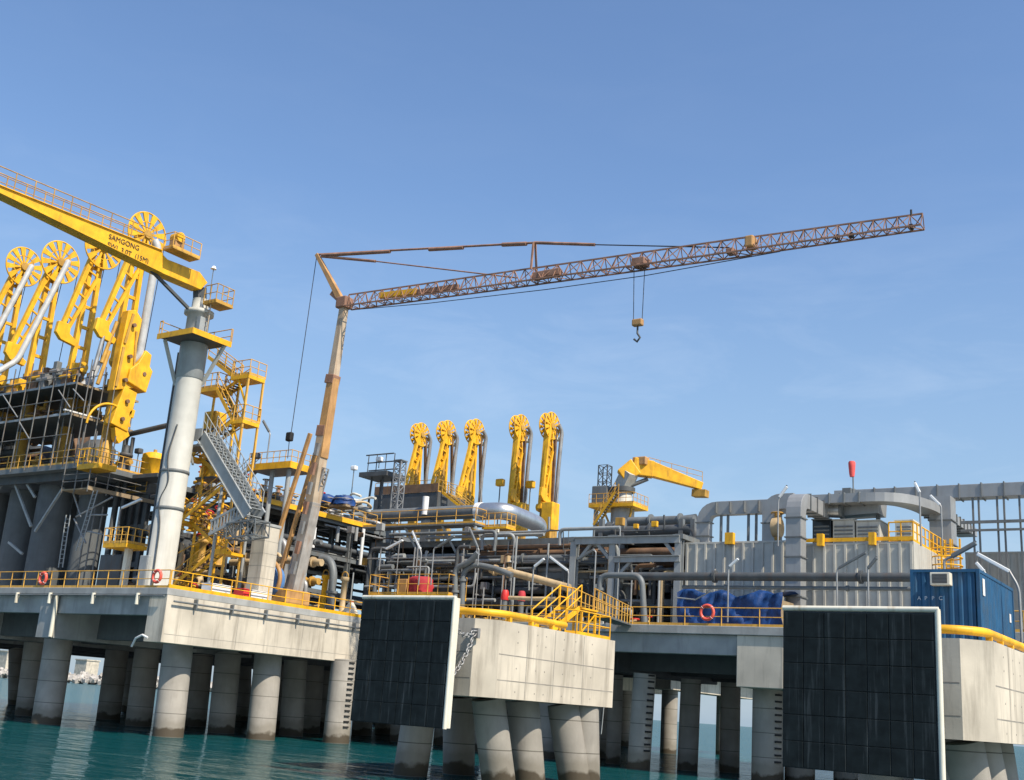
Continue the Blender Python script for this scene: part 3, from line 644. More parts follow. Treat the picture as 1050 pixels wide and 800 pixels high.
# scaffold levels
za, zb_ = P(40, 398, Y=EY).z, P(30, 429, Y=EY).z
ax_, bx_ = P(78, 394, Y=EY).x, P(60, 424, Y=EY).x
scf = thing('scaffold', 'tube scaffolding with board floors wrapped round the feet of the nearer loading arms', 'scaffolding', (-85, EY, EZ))
for z, xe, y2 in ((za, ax_, 58), (zb_, bx_+1.5, 58)):
    MB().box(-112, xe, EY, y2, z-.12, z).build('board_floor', DGRY, scf)
    MB().box(-112, xe+.05, EY-.08, EY-.03, z-.16, z+.02).build('board_edge', GALV, scf)
    MB().box(xe+.03, xe+.08, EY, y2, z-.16, z+.02).build('board_edge', WOOD, scf)
for px in (6, 20, 34, 48, 60, 72, 84):
    x = P(px, 440, Y=EY).x
    MB().tube((x, EY-.12, EZ-.2), (x, EY-.12, za+random.uniform(.6, 2.2)), .05, 6).build('scaffold_pole', SCAF, scf)
    MB().tube((x+.4, EY+2.0, EZ-.2), (x+.4, EY+2.0, za+random.uniform(.6, 2.6)), .05, 6).build('scaffold_pole', SCAF, scf)
for k in range(16):
    x = random.uniform(-96, -76); y = random.choice((EY+.5, EY+3, EY+5)); MB().tube((x, y, EZ), (x, y, za+random.uniform(0, 2.8)), .05, 6).build('scaffold_pole', SCAF, scf)
for z in (EZ+2.4, zb_+1.1, za+.55, za+1.1): MB().tube((-112, EY-.17, z), (ax_+random.uniform(-.5, 1.5), EY-.17, z), .04, 6).build('ledger', SCAF, scf)
for y in (EY+2, EY+4.5):
  for z in (EZ+1.8, zb_+1.1, za+1.1): MB().tube((-112, y, z), (ax_+1, y, z), .04, 6).build('ledger', SCAF, scf)
for (a_, b_) in (((60, 400), (72, 418)), ((20, 433), (30, 450)), ((75, 399), (86, 411)), ((3, 405), (18, 428))): MB().tube(P(*a_, Y=EY-.2), P(*b_, Y=EY-.2), .05, 6).build('brace', GALV, scf)
c = P(66, 420, Y=EY-.3); e = P(102, 431, X=c.x+.2)
MB().bar(c, (c.x+.1, min(e.y, 57.5), c.z), .25, .12).build('board_edge', WHT, scf)
# hung scaffold at the deck corner
hs = thing('scaffold', 'small hanging scaffold bay with ladder under the corner of the loading deck', 'scaffolding', P(80, 503, Y=52.4))
c = P(63, 503, Y=51.7); e = P(90, 499, Y=51.7); zf = (c.z+e.z)/2
MB().box(c.x, e.x, 51.7, 53.4, zf-.1, zf).build('board_floor', WOOD, hs)
MB().bar((e.x, 51.7, zf), (e.x+.2, 60, zf), .1, .3).build('board_edge', WOOD, hs)
for x in (c.x, (c.x+e.x)/2, e.x):
    for y in (51.7, 53.4): MB().tube((x, y, zf-.3), (x, y, EZ+2.3), .05, 6).build('scaffold_pole', SCAF, hs)
for z in (zf+.55, zf+1.1): MB().tube((c.x, 51.65, z), (e.x, 51.65, z), .04, 6).build('ledger', SCAF, hs); MB().tube((e.x, 51.65, z), (e.x, 57, z), .04, 6).build('ledger', SCAF, hs)
for (a_, b_) in (((80, 565), (98, 503), ), ((62, 582), (70, 528))):
    g = MB(); p = P(*a_, Y=51.9); q = P(*b_, Y=52.0); ladder(g, p, q, .5)
    lo = thing('ladder', 'grey ladder rising to the hanging scaffold bay' if a_[0] == 80 else 'grey ladder standing against the dark thick column', 'ladder', p); g.build('rungs', LGRY, lo)
for (a_, b_) in (((78, 530), (115, 510)), ((76, 532), (88, 557)), ((75, 505), (83, 530)), ((92, 528), (110, 528)), ((90, 545), (105, 548))): MB().tube(P(*a_, Y=52.5), P(*b_, Y=52.5), .07, 6).build('brace', GALV, hs)
for px in (88, 95, 103): p = P(px-8, 585, Y=53); MB().tube((p.x, 53, DZ), (p.x, 53, P(px, 520, Y=53).z), .06, 6).build('scaffold_pole', SCAF, hs)
# arm bases and clutter on the deck
for i in range(34):
    x = random.uniform(-97, -76.5); y = random.uniform(EY+1.2, EY+5); z = random.choice((EZ+.1, EZ+.1, zb_, zb_, za)); h = random.uniform(.8, 2.4)
    if x > ax_ and z > EZ+1: x -= 6
    o = thing('valve_unit', 'small weathered valve or hydraulic unit among the scaffolding of the loading arms', 'valve', (x, y, z), 'valve units in the scaffolding')
    r = random.uniform(.25, .55); mt = random.choice((YOLD, BROWN, YOLD, GRY, DGRY, LGRY, BROWN, YEL))
    MB().lathe((x, y, z), [(r*1.3, 0), (r*1.3, .1), (r, .12), (r, h*.6), (r*1.35, h*.61), (r*1.35, h*.7), (r*.5, h*.75), (r*.5, h)], 12).build('body', mt, o)
    MB().tube((x-r*2, y, z+h*.4), (x+r*2, y, z+h*.4), r*.5, 10).build('branch', random.choice((BROWN, GRY, YOLD)), o)
for i in range(44):
    x = random.uniform(-106, -84); y = random.uniform(EY+4, EY+8); z = random.uniform(EZ+.6, za-.5); r = random.choice((.15, .2, .3, .45)); l = random.uniform(2, 7)
    pts = [(x-l, y, z), (x, y, z)]
    if random.random() < .6: pts.append((x, y, max(EZ+.1, z-random.uniform(1, 4))))
    o = thing('process_pipe', 'brown or grey pipe deep in the scaffolding of the loading deck', 'pipe', pts[0], 'pipes in the loading deck scaffolding')
    MB().path(pts, r, 10, r*2.5).build('run', random.choice((BROWN, DGRY, BROWN, GRY, YOLD, DGRY)), o); c = V(pts[0]).lerp(V(pts[1]), .4); MB().tube(c-V((.1, 0, 0)), c+V((.1, 0, 0)), r*1.5, 12).build('flange', BROWN, o)
for i in range(5):
    x = -106+i*4.2; z = EZ+.1+(i % 2)*3.9; o = thing('filler_vessel', 'dark upright vessel at the back of the scaffolded loading deck', 'vessel', (x, EY+10.5, z), 'vessels at the back of the loading deck')
    MB().lathe((x, EY+10.5, z), [(1.2, 0), (1.55, .4), (1.55, 4.3), (1.0, 4.9), (.3, 5.1)], 18).build('shell', BROWN if i % 3 == 0 else DGRY, o); MB().lathe((x, EY+10.5, z+2.2), [(1.56, 0), (1.6, .03), (1.6, .2), (1.56, .23)], 18).build('band', GRY, o)
for i in range(20):
    x = random.uniform(-96, -80.5); y = random.uniform(EY+.8, EY+3); h = random.uniform(1.0, 2.8); r = random.uniform(.22, .5)
    o = thing('actuator', 'yellow or brown actuator among the feet of the nearer loading arms', 'actuator', (x, y, za), 'actuators at the feet of the loading arms')
    MB().cbox((x, y, za+h*.5), r*1.6, r*1.5, h).build('body', random.choice((YEL, YOLD, BROWN, YEL, GRY)), o, .05); MB().tube((x-r*1.6, y-.2, za+h*.7), (x+r*1.6, y-.2, za+h*.7), r*.45, 10).build('cylinder', random.choice((YEL, BROWN, GALV)), o)
# ------------------------------------------------------------------ marine loading arms
def arm(X, Y, zb, zt, za_, r, dyo, zo, label, group, white='out', cw=True, wide=1.0, far=False):
    A = thing('marine_loader', label, 'loading arm', (X, Y, zb), group)
    MB().lathe((X, Y, zb), [(.95, 0), (.95, .15), (.48, .2), (.48, zt-zb-.6), (.7, zt-zb-.55), (.7, zt-zb)], 20).build('riser', YOLD, A)
    MB().tube((X-.9, Y, zt), (X+.9, Y, zt), .45, 16).build('trunnion', YEL, A)
    g = MB(); t0 = V((X, Y, zt)); t1 = V((X, Y, za_))
    for s in (-1, 1): g.bar(t0+V((0, s*.62*wide, -.3)), t1+V((0, s*.42*wide, .2)), .42, .42, .34, .34)
    n = 6
    for i in range(1, n): c = t0.lerp(t1, i/n); g.bar(c+V((0, -.55*wide, 0)), c+V((0, .55*wide, 0)), .22, .26)
    g.build('inboard_arm', YEL, A)
    MB().cbox(t1+V((.05, .35, -1.3)), .5, .7, 1.0).build('junction_box', YEL, A, .08)
    xs = X+.75
    for xw, rr in (((X+.45, r), (X-.35, r*.96)) if far else ((xs, r),)):
        g = MB(); c = V((xw, Y, za_)); g.torus(c, (1, 0, 0), rr*.97, .075, 36, 6); g.torus(c, (1, 0, 0), rr*.55, .05, 24, 5)
        for k_ in range(12):
            t = 2*math.pi*(k_+.5)/12; dv = V((0, math.cos(t), math.sin(t))); g.bar(c+dv*.25, c+dv*rr*.62, .14, .10, .24, .1, up=V((1, 0, 0))); g.bar(c+dv*rr*.55, c+dv*rr*.97, .36*rr/2, .13, .58*rr/2, .13, up=V((1, 0, 0)))
        wh = g.build('sheave_wheel', YEL, A); MB().tube(c-V((.16, 0, 0)), c+V((.2, 0, 0)), .36, 16).build('hub', YOLD, wh)
    f1 = V((X+.35, Y+dyo, zo)); g = MB(); k0 = t1+V((.35, 0, 0))
    g.bar(k0+V((0, -.45, 0)), f1+V((0, -.28, .3)), .42, .4, .34, .34); g.bar(k0.lerp(f1, .35)+V((0, .8, 0)), f1+V((0, .28, .3)), .28, .28)
    g.bar(k0+V((0, .1, -.5)), k0.lerp(f1, .35)+V((0, .8, 0)), .18)
    for i in range(2, 7): c = k0.lerp(f1, i/7.5); g.bar(c+V((0, -.42, 0)), c+V((0, .7*(1-i/9), -.3)), .14)
    oa = g.build('outboard_arm', YEL, A)
    MB().prism([f1+V((.18, a, b)) for a, b in ((-.65, .9), (.5, .9), (.55, .1), (1.35, -.35), (1.2, -.8), (-.2, -.6), (-.75, -.1))], (-.4, 0, 0)).build('swivel_bracket', YEL, oa, .05)
    g = MB()
    if far:
        g.path([t1+V((.8, .9, .3)), t1+V((.9, 1.5, -.4)), t1.lerp(t0, .5)+V((.7, 1.5, 0)), t0+V((.5, 1.7, 0))], .24, 10, .6)
        MB().bar(t1+V((.4, .9, -.2)), t0+V((.3, 2.3 if white == 'out' else 1.2, .2)), .32, .3).build('rear_strut', BROWN, A); MB().cbox(t1+V((0, 1.5, -1.2)), 1.0, 1.5, .35).build('head_platform', CREAM, A); MB().bar(t1+V((.1, .0, -1)), t0, .38, .4).build('spine', YOLD, A)
    elif white == 'out':
        g.path([k0+V((.3, .5, -.5)), k0+V((1.1, .35, .25)), f1+V((1.1, -.1, -.8)), f1+V((1.1, -1.6, -2.2))], .25, 14, .6)
    elif white == 'short':
        g.path([t0+V((1.1, 1.2, .8)), t0+V((1.1, .6, -1.2)), t0+V((1.1, -.6, -2.2))], .32, 14, .9)
    else:
        g.path([t1+V((.9, .7, -.3)), t1+V((1.1, 1.0, -.9)), t0+V((1.1, .9, .4)), t0+V((.6, .2, -.4))], .33, 14, .6)
    g.build('product_pipe', GALV if far else WPIPE, A)
    g = MB(); g.tube((xs, Y+r*.96, za_), (xs, Y+r*.6+.4, zt), .035, 5); g.tube((X-.7, Y+r*.75, za_), (X-.7, Y+.8, zt), .035, 5); g.build('wire_rope', CABLE, A)
    if cw:
        MB().bar(t0+V((0, 0, .2)), t0+V((0, 1.0, -3.0)), .5, .7).build('counterweight_beam', YEL, A)
        MB().cbox(t0+V((0, 1.2, -3.2)), 1.5, 1.6, 1.3).build('counterweight', YOLD, A, .06)
    return A
grp = 'loading arms on the tall near deck'
Y5 = 55.0
arm(-95.0, Y5, EZ+.05, 28.3, 39.2, 1.85, -2.7, 29.6, 'nearer loading arm with a white pipe, outermost of its row beyond the next white pipe', grp, 'out')
arm(-89.35, Y5, EZ+.05, 28.2, 38.7, 1.95, -2.6, 29.4, 'nearer loading arm with a white pipe and its full wheel clear of its neighbours', grp, 'out')
arm(-83.3, Y5, EZ+.05, 28.2, 39.0, 1.9, -2.1, 30.6, 'nearer loading arm half hidden behind the crane jib, folded yellow outboard frame', grp, 'short')
A5 = arm(-77.6, Y5, EZ+.05, 28.2, 39.2, 1.95, -2.4, 30.0, 'nearer loading arm with a large yellow counterweight, its wheel above the crane jib', grp, 'in', cw=False)
XW = -76.3
MB().prism(Pp([(140, 318), (146, 328), (141, 352), (137, 398), (116, 400), (125, 352), (132, 318)], X=XW), (-.8, 0, 0)).build('counterweight_plate', YEL, A5, .05)
MB().prism(Pp([(142, 372), (150, 359), (156, 364), (154, 376), (157, 381), (150, 403), (131, 391), (134, 378)], X=XW+.25), (-1.3, 0, 0)).build('counterweight', YEL, A5, .08)
MB().prism(Pp([(128, 396), (141, 403), (131, 443), (114, 434)], X=XW+.1), (-1.0, 0, 0)).build('counterweight_beam', YEL, A5, .06)
MB().prism(Pp([(134, 418), (139, 421), (137, 429), (132, 427)], X=XW+.1), (-.8, 0, 0)).build('cylinder_bracket', YEL, A5, .03)
MB().prism(Pp([(118, 438), (131, 441), (133, 447), (122, 455), (119, 450)], X=XW), (-.6, 0, 0)).build('lower_bracket', YEL, A5, .03)
for a_, b_, w_ in (((137, 322), (128, 352), .22), ((127, 356), (119, 396), .22), ((140, 340), (136, 394), .16)): MB().bar(P(*a_, X=XW+.06), P(*b_, X=XW+.06), .12, w_).build('stiffener', YOLD, A5)
for px, py in ((136, 334), (132, 366), (127, 390), (146, 384), (129, 412), (124, 430)): q = P(px, py, X=XW+.0); MB().tube(q, q+V((.32, 0, 0)), .17, 10).build('pin', BROWN, A5)
for a_, b_ in (((120, 330), (104, 372)), ((112, 360), (100, 394)), ((106, 345), (96, 380))): MB().tube(P(*a_, X=XW-.9), P(*b_, X=XW-.9), .16, 8).build('hydraulic_ram', random.choice((GALV, BROWN, YOLD)), A5)
g = MB(); c = P(111, 440, X=XW); g.torus(c, (1, 0, 0), 2.0, .1, 20, 6, math.pi*.0, math.pi*.9); g.build('lower_sheave', YEL, A5)
# second batch: the far arms
grp = 'loading arms on the far platform'
for i, (px, py, yb, lb) in enumerate(((430, 446, 118, 'smallest far yellow loading arm, beside the dark lattice mast'), (457, 444, 116, 'far yellow loading arm between the smallest one and the one above the silver elbow'),
        (486, 443, 114, 'far yellow loading arm standing above the start of the silver elbow pipe'), (532, 439, 112, 'far yellow loading arm rising behind the end of the silver elbow pipe'),
        (563, 437, 110, 'far yellow loading arm beside open sky, with a square yellow counterweight'))):
    p = P(px, py, Y=yb); zt_ = P(px, 520, Y=yb).z
    arm(p.x, yb, DZ, zt_, p.z, 1.65, -2.3 if i < 3 else -.8, zt_+1.2, lb, grp, 'out' if i < 3 else 'in', wide=1.35, far=True)
    if i > 2:
        q = P(px+1, 530, Y=yb-.8); o = MB().cbox(q, 1.5, 1.6, 3.2).build('service_box', YEL, [x for x in C.objects if x.get('label') == lb][0], .1)
for px, y in ((513, 495), (544, 497)):
    p = P(px, y, Y=113); o = thing('floodlight', 'small yellow lamp head on a stalk near the foot of a far loading arm', 'floodlight', p, 'yellow lamp heads by the far arms')
    MB().cbox(p, 1.1, .7, .9).build('lamp_head', YEL, o, .15); MB().tube(p+Z*-6, p, .08, 6).build('stalk', GRY, o)
# ------------------------------------------------------------------ orange folding tower crane, standing on the clear strip of deck
KY = 59.5
K = lambda x, y, dy=0: P(x, y, Y=KY)+V((0, dy, 0))
MASTG = mat('weathered_grey_mast', (.36, .335, .30), .6, var=.3, stain=(.25, .13, .06), stain_amt=.6)
oc = thing('tower_crane', 'tall orange mobile tower crane with a long lattice jib across the sky', 'crane', (K(300, 600).x, KY, DZ))
MB().bar(V((K(299, 605).x, KY, DZ+.2)), K(321, 515), 1.0, 1.0, .85, .85).build('mast_base', MASTG, oc, .05)
MB().bar(K(320, 520), K(333, 440), .85, .85, .75, .75).build('mast_section', PALE, oc, .05)
MB().bar(K(329, 470), K(342, 388), .78, .78, .68, .68).build('mast_section', ORA, oc, .05)
MB().bar(K(341, 392), K(353, 314), .62, .62, .52, .52).build('mast_section', PALE, oc, .04)
for a_, b_ in (((318, 521), (321, 513)), ((331, 448), (333, 437)), ((340, 394), (342, 385))): MB().bar(K(*a_), K(*b_), .82).build('mast_collar', RUST, oc, .04)
for k in range(7):
    c = K(304, 590).lerp(K(331, 450), k/7); MB().bar(c+V((.35, -.75, 0)), c+V((.5, -.75, .9)), .22, .3).build('mast_fitting', RUST if k % 2 else GALV, oc)
for dx, dy in ((0, -.8), (12, -.55)): MB().bar(K(280+dx, 592, dy), K(326+dx*.25, 447+dx*1.6, dy), .25, .3).build('erecting_strut', ORA, oc, .04)
g = MB(); lattice(g, K(300, 560, .2)+V((.9, 0, 0)), K(325, 480, .2)+V((.5, 0, 0)), .5, .5, 9, .05); g.build('ladder_cage', GALV, oc)
MB().cbox((K(284, 600).x, KY, DZ+.9), 4.6, 2.4, 1.0).build('slewing_deck', ORA, oc, .1)
for dx in (-1.8, 1.8):
    for dy in (-1.6, 1.6): MB().cbox((K(286, 600).x+dx, KY+dy, DZ+.2), .7, .7, .4).build('outrigger_foot', DGRY, oc)
c = K(289, 598, -1.75); g = MB().tube(c, c+V((0, .9, 0)), 1.15, 28); g.build('winch_drum', DRUM, oc)
MB().torus(c+V((.25, -.05, 0)), (0, 1, 0), 1.35, .16, 30, 8, -.5, 2.9).build('drum_guard', ORA, oc)
# head, back strut, pendants
MB().bar(K(353, 314), K(325, 261), .42, .5, .28, .3).build('back_strut', ORA, oc, .03)
MB().cbox(K(353, 311), 1.0, .9, .9).build('mast_head', RUST, oc, .1)
MB().bar(K(351, 309), K(341, 300), .3, .5).build('strut_cylinder', RUST, oc)
MB().tube(K(325, 261), (K(298, 448).x, KY, K(298, 448).z), .03, 6).build('back_rope', CABLE, oc)
MB().cbox(K(297, 448), .55, .4, .7).build('rope_weight', BLK, oc, .1)
MB().tube(K(297, 448), K(295, 470), .03, 5).build('rope_tail', CABLE, oc)
J0, J1, J2 = K(357, 309), K(655, 272), K(946, 226)
def jz(px): return K(px, 309+(px-357)*(226-309)/(946-357))
g = MB(); lattice(g, J0, jz(548), .95, 1.05, 20, .045, tri=True); g.build('jib_lattice', RUST, oc)
g = MB(); lattice(g, jz(548), jz(768), .95, 1.02, 17, .045, tri=True); g.build('jib_lattice', RUST, oc)
g = MB(); lattice(g, jz(768), J2, .9, .95, 15, .042, tri=True, w2=.75, h2=.8); g.build('jib_lattice', RUST, oc)
MB().bar(K(390, 303.5), K(428, 299), .35, .4).build('jib_box', YEL, oc)
MB().bar(K(428, 300), K(470, 294), .28, .35).build('jib_box', RUST, oc)
pt = K(548, 249)
MB().bar(jz(547)+V((0, -.35, .3)), pt+V((0, -.12, 0)), .12).build('king_post', RUST, oc); MB().bar(jz(547)+V((0, .35, .3)), pt+V((0, .12, 0)), .12).build('king_post', RUST, oc)
for a_, b_, r_ in (((325, 261), (548, 249), .08), ((330, 262), (400, 258), .14), ((548, 249), (610, 251), .11), ((610, 251), (748, 254), .04), ((330, 263), (385, 268), .11), ((385, 268), (530, 285), .05), ((440, 256), (475, 254), .14), ((515, 251), (540, 250), .15)):
    MB().tube(K(*a_), K(*b_), r_, 6).build('pendant', RUST if r_ > .045 else CABLE, oc)
for px in (548, 655): pass
MB().bar(K(547, 284), K(575, 279), .5, .5).build('jib_joint', RUST, oc, .06)
MB().cbox(jz(770)+V((0, 0, .1)), .55, .8, .75).build('jib_joint', ORA, oc, .1)
MB().cbox(jz(750)+V((0, 0, -.3)), .5, .6, .35).build('jib_fitting', RUST, oc, .06)
for px in (858, 873, 934): MB().cbox(jz(px)+V((0, 0, -.3)), .22, .3, .25).build('jib_fitting', BLK, oc)
MB().cbox(jz(657)+V((0, 0, -.2)), .9, .9, .5).build('trolley', RUST, oc, .06)
for dx in (-5.5, 5.5):
    MB().tube(jz(656+dx)+V((0, 0, -.5)), K(654+dx*.8, 329), .025, 5).build('hoist_rope', CABLE, oc)
c = K(654, 331); MB().cbox(c, .7, .4, .45).build('hook_block', ORA, oc, .08)
MB().path([c+Z*-.2, c+Z*-.7, c+V((.2, 0, -1.0)), c+V((0, 0, -1.25)), c+V((-.22, 0, -1.05))], .07, 6).build('hook', DGRY, oc)
sg = [K(360, 318), K(440, 311), K(560, 297), K(660, 283), K(800, 258)]
MB().path(sg, .03, 5).build('jib_rope', CABLE, oc)
MB().tube(J2+V((-.6, 0, .4)), J2+V((-.6, 0, .75)), .06, 6).build('aircraft_lamp', BLK, oc)
# ------------------------------------------------------------------ tube lamps
def lamp(base, elbow, a_, b_, y, label, w_=.2, bright=True, name='tube_lamp'):
    pb = P(*elbow, Y=y); p0 = P(*base, Y=y); p0.x = pb.x; p0.z = min(p0.z, pb.z-.3)
    o = thing(name, label, 'lamp', p0)
    ta, tb = P(*a_, Y=y), P(*b_, Y=y)
    near, far = (ta, tb) if (ta-pb).length < (tb-pb).length else (tb, ta)
    MB().path([p0, pb, near], .055, 8, .3).build('lamp_pole', GALV, o)
    g = MB().bar(near, far, w_, w_*.8); g.build('lamp_tube', TUBEW if bright else GRY, o, .03)
    MB().bar(near+Z*w_*.45, far+Z*w_*.45, w_*.7, .06).build('lamp_cover', GRY, o)
    return o
for a_ in (((390, 585), (391, 561), (396, 563), (413, 554), 67.2, 'tube lamp tilted up over the yellow rail, nearest the orange crane foot'),
           ((444, 600), (445, 562), (449, 561), (466, 550), 67.2, 'dull tube lamp tilted over the red covered equipment'),
           ((431, 600), (432, 568), (431, 563), (423, 545), 68, 'tube lamp leaning back over the pipe rack above the yellow railed stand'),
           ((491, 580), (491, 564), (490, 562), (482, 543), 68, 'tube lamp leaning back beside the dark pipe bends'),
           ((546, 625), (547, 584), (548, 581), (558, 573), 66.5, 'short white tube lamp, near the tan lagged pipe, tilted towards the far stair'),
           ((583, 625), (583, 588), (582, 585), (564, 571), 66.6, 'bright white tube lamp leaning back beside the yellow stair'),
           ((610, 620), (611, 566), (609, 564), (592, 574), 67.5, 'grey tube lamp hanging before the steel rack posts'),
           ((746, 638), (747, 583), (748, 581), (757, 573), 65.6, 'short white tube lamp on a tall pole before the blue tarpaulin'),
           ((889, 640), (890, 584), (890, 583), (899, 572), 66.0, 'short white tube lamp on a pole before the ribbed grey unit'),
           ((858, 640), (858, 585), (860, 583), (888, 567), 66.0, 'dark slim tube lamp slanting across the ribbed grey unit'),
           ((798, 560), (798, 515), (799, 510), (807, 499), 70, 'white tube lamp at the top of the tall square duct'),
           ((943, 560), (943, 508), (943, 505), (938, 495), 72, 'white tube lamp on the pole rising over the curved duct'),
           ((964, 560), (965, 520), (964, 518), (954, 508), 72, 'white tube lamp next to the duct riser'),
           ((970, 600), (968, 574), (976, 571), (1001, 557), 50, 'long grey tube lamp slanting up above the blue container'),
           ((1045, 690), (1045, 603), (1035, 586), (1002, 568), 50, 'longest white tube lamp, leaning over the blue container end'),
           ((1012, 620), (1013, 592), (1009, 586), (1001, 577), 57, 'short white tube lamp just behind the blue container roof'),
           ((121, 570), (123, 524), (125, 521), (145, 512), 51.5, 'tube lamp on a curved pole between the scaffold ladder and the crane column'),
           ((277, 470), (277, 445), (276, 443), (270, 432), 60, 'dark tube lamp against the sky above the yellow canopy')):
    lamp(*a_, w_=.14 if 'slim' in a_[-1] else .19, bright='dark' not in a_[-1] and 'dull' not in a_[-1] and 'grey' not in a_[-1])
for px, py, pyb, y, lb in ((363, 482, 520, 84, 'white round floodlight on a thin pole above the piled hoses'), (389, 473, 480, 84.5, 'white floodlight at the top of the lattice mast'), (142, 465, 490, 60, 'small dark floodlight on a post before the yellow tank'), (262, 470, 480, 61, 'dark floodlight beside the yellow canopy')):
    p = P(px, py, Y=y); b_ = P(px, pyb, Y=y); o = thing('floodlight', lb, 'floodlight', (p.x, y, b_.z))
    MB().tube((p.x, y, b_.z), p, .05, 6).build('lamp_pole', GRY, o); MB().cbox(p+Z*.2, .65, .5, .45).build('lamp_head', TUBEW if 'white' in lb else DGRY, o, .1)
# ------------------------------------------------------------------ generic steel rack with pipes
def rack(label, x0, x1, y0, y1, levels, nx, ny, col=GRY, top=None, floor=(), w_=.4, braces=True):
    o = thing('pipe_rack', label, 'pipe rack', (x0, y0, DZ)); top = top or levels[-1]
    xs = [x0+(x1-x0)*i/nx for i in range(nx+1)]; ys_ = [y0+(y1-y0)*j/ny for j in range(ny+1)]
    for x in xs:
        for y in ys_:
            g = MB(); g.box(x-w_/2, x+w_/2, y-w_/2, y-w_/2+.05, DZ, top); g.box(x-w_/2, x+w_/2, y+w_/2-.05, y+w_/2, DZ, top); g.box(x-.03, x+.03, y-w_/2+.051, y+w_/2-.051, DZ, top); g.build('column', col, o)
    for z in levels:
        for y in ys_: MB().box(x0, x1, y-w_*.4, y+w_*.4, z-w_, z-.01).build('beam', col, o)
        for x in xs: MB().box(x-w_*.35, x+w_*.35, y0, y1, z-w_*.9, z-.02).build('beam', col, o)
    if braces:
        for i in range(nx):
            if i % 2 == 0: 
                MB().bar((xs[i], y0, levels[0]), ((xs[i]+xs[i+1])/2, y0, levels[-1]-w_), .18).build('brace', col, o)
                MB().bar((xs[i+1], y0, levels[0]), ((xs[i]+xs[i+1])/2, y0, levels[-1]-w_), .18).build('brace', col, o)
    for (z, a_, b_) in floor: MB().box(x0-.1, x1+.1, a_, b_, z, z+.08).build('grating_floor', DGRY, o)
    return o
def pipe(pts, r, mt, label, group, flanges=True, bend=None):
    pts = [V(p) for p in pts]; o = thing('process_pipe', label, 'pipe', pts[0], group)
    MB().path(pts, r, 12, bend if bend is not None else r*3).build('run', mt, o)
    if flanges and (pts[1]-pts[0]).length > 2:
        for t in (random.uniform(.2, .4), random.uniform(.55, .85)):
            c = pts[0].lerp(pts[1], t); d = (pts[1]-pts[0]).normalized(); MB().tube(c-d*.09, c+d*.09, r*1.5, 14).build('flange', mt, o)
    return o
RM = [GRY, DGRY, GRY, BROWN, LGRY, DGRY, GRY, DGRY, GALV, TANP]
# module A: the block whose sunlit flank runs back from the tall column to the inner corner
AY1 = 80.0; AX = P(385, 543, Y=AY1).x; az = P(385, 543, Y=AY1).z; BXL = P(385, 543, Y=76).x
AY0 = P(270, 510, X=AX).y; mid = (DZ+az)/2
rA = rack('steel rack behind the orange crane foot with yellow railed walkway above', AX-7, AX-.3, max(AY0, 57), AY1+14, [12.0, mid+1.6, az], 3, 5, GRY, floor=((az+.0, AY0, AY1+12), (mid+1.62, AY0+2, AY1+12)), braces=False)
MB().box(AX-1.2, AX+.1, AY0-2, AY1, az+.085, az+.2).build('walkway', GRY, rA)
MB().box(AX+.1, AX+.16, AY0-2, AY1, az-.1, az+.25).build('walkway_edge', YEL, rA)
railing([(AX+.08, AY0-2, az+.2), (AX+.08, AY1, az+.2)], YRAIL, label='yellow guard railing on the walkway behind the orange crane', step=1.6)
for px, py0, py1 in ((323, 541, 562), (373, 542, 580), (347, 540, 556), (366, 541, 555)):
    p = P(px, py0, X=AX+.3); q = P(px-1, py1, X=AX+.3)
    tag(MB().tube((p.x, p.y, p.z), (p.x, p.y, max(q.z, DZ+.5)), .16, 8).build('drop_pipe', WHT if px in (323, 373) else LGRY), 'pale vertical drop pipe under the walkway behind the orange crane', 'pipe', 'pale drop pipes under the walkway')
# pipes along the flank of module A
for i in range(26):
    z = random.uniform(DZ+.8, az-.6); x = AX-random.uniform(.2, 4.5); r = random.choice((.1, .13, .18, .25, .32)); ya = random.uniform(AY0, AY0+8); yb = random.uniform(AY1-4, AY1+8)
    pts = [(x, ya, z), (x, yb, z)]
    if random.random() < .5: pts = [(x, ya, z-random.uniform(1, 3))]+pts
    if random.random() < .4: pts.append((x, yb, max(DZ, z-random.uniform(1, 4))))
    pipe(pts, r, random.choice(RM), 'pipe running back through the steel rack behind the orange crane', 'pipes in the rack behind the orange crane')
for i in range(30):
    y = random.uniform(AY0-3, AY1-1); z = az+random.uniform(.3, .5); h = random.uniform(.7, 2.2); x = AX-random.uniform(.6, 6); r = random.uniform(.2, .5)
    o = thing('valve_unit', 'small valve or pump unit on the railed walkway deck behind the orange crane', 'valve', (x, y, z), 'valve units on the walkway deck')
    mt = random.choice((YOLD, BROWN, LGRY, GRY, DRUM, TANP, WHT, RUST, YEL, GALV))
    MB().lathe((x, y, z), [(r, 0), (r, h*.45), (r*1.5, h*.46), (r*1.5, h*.56), (r*.4, h*.6), (r*.4, h)], 12).build('body', mt, o)
    MB().tube((x-r*2.2, y+.1, z+h*.3), (x+r*2.2, y-.3, z+h*.3), r*.6, 10).build('branch', random.choice((GALV, LGRY, BROWN)), o)
    MB().torus((x, y, z+h), (0, 0, 1), r*.8, .05, 14, 5).build('handwheel', random.choice((RED, GRY, YOLD)), o)
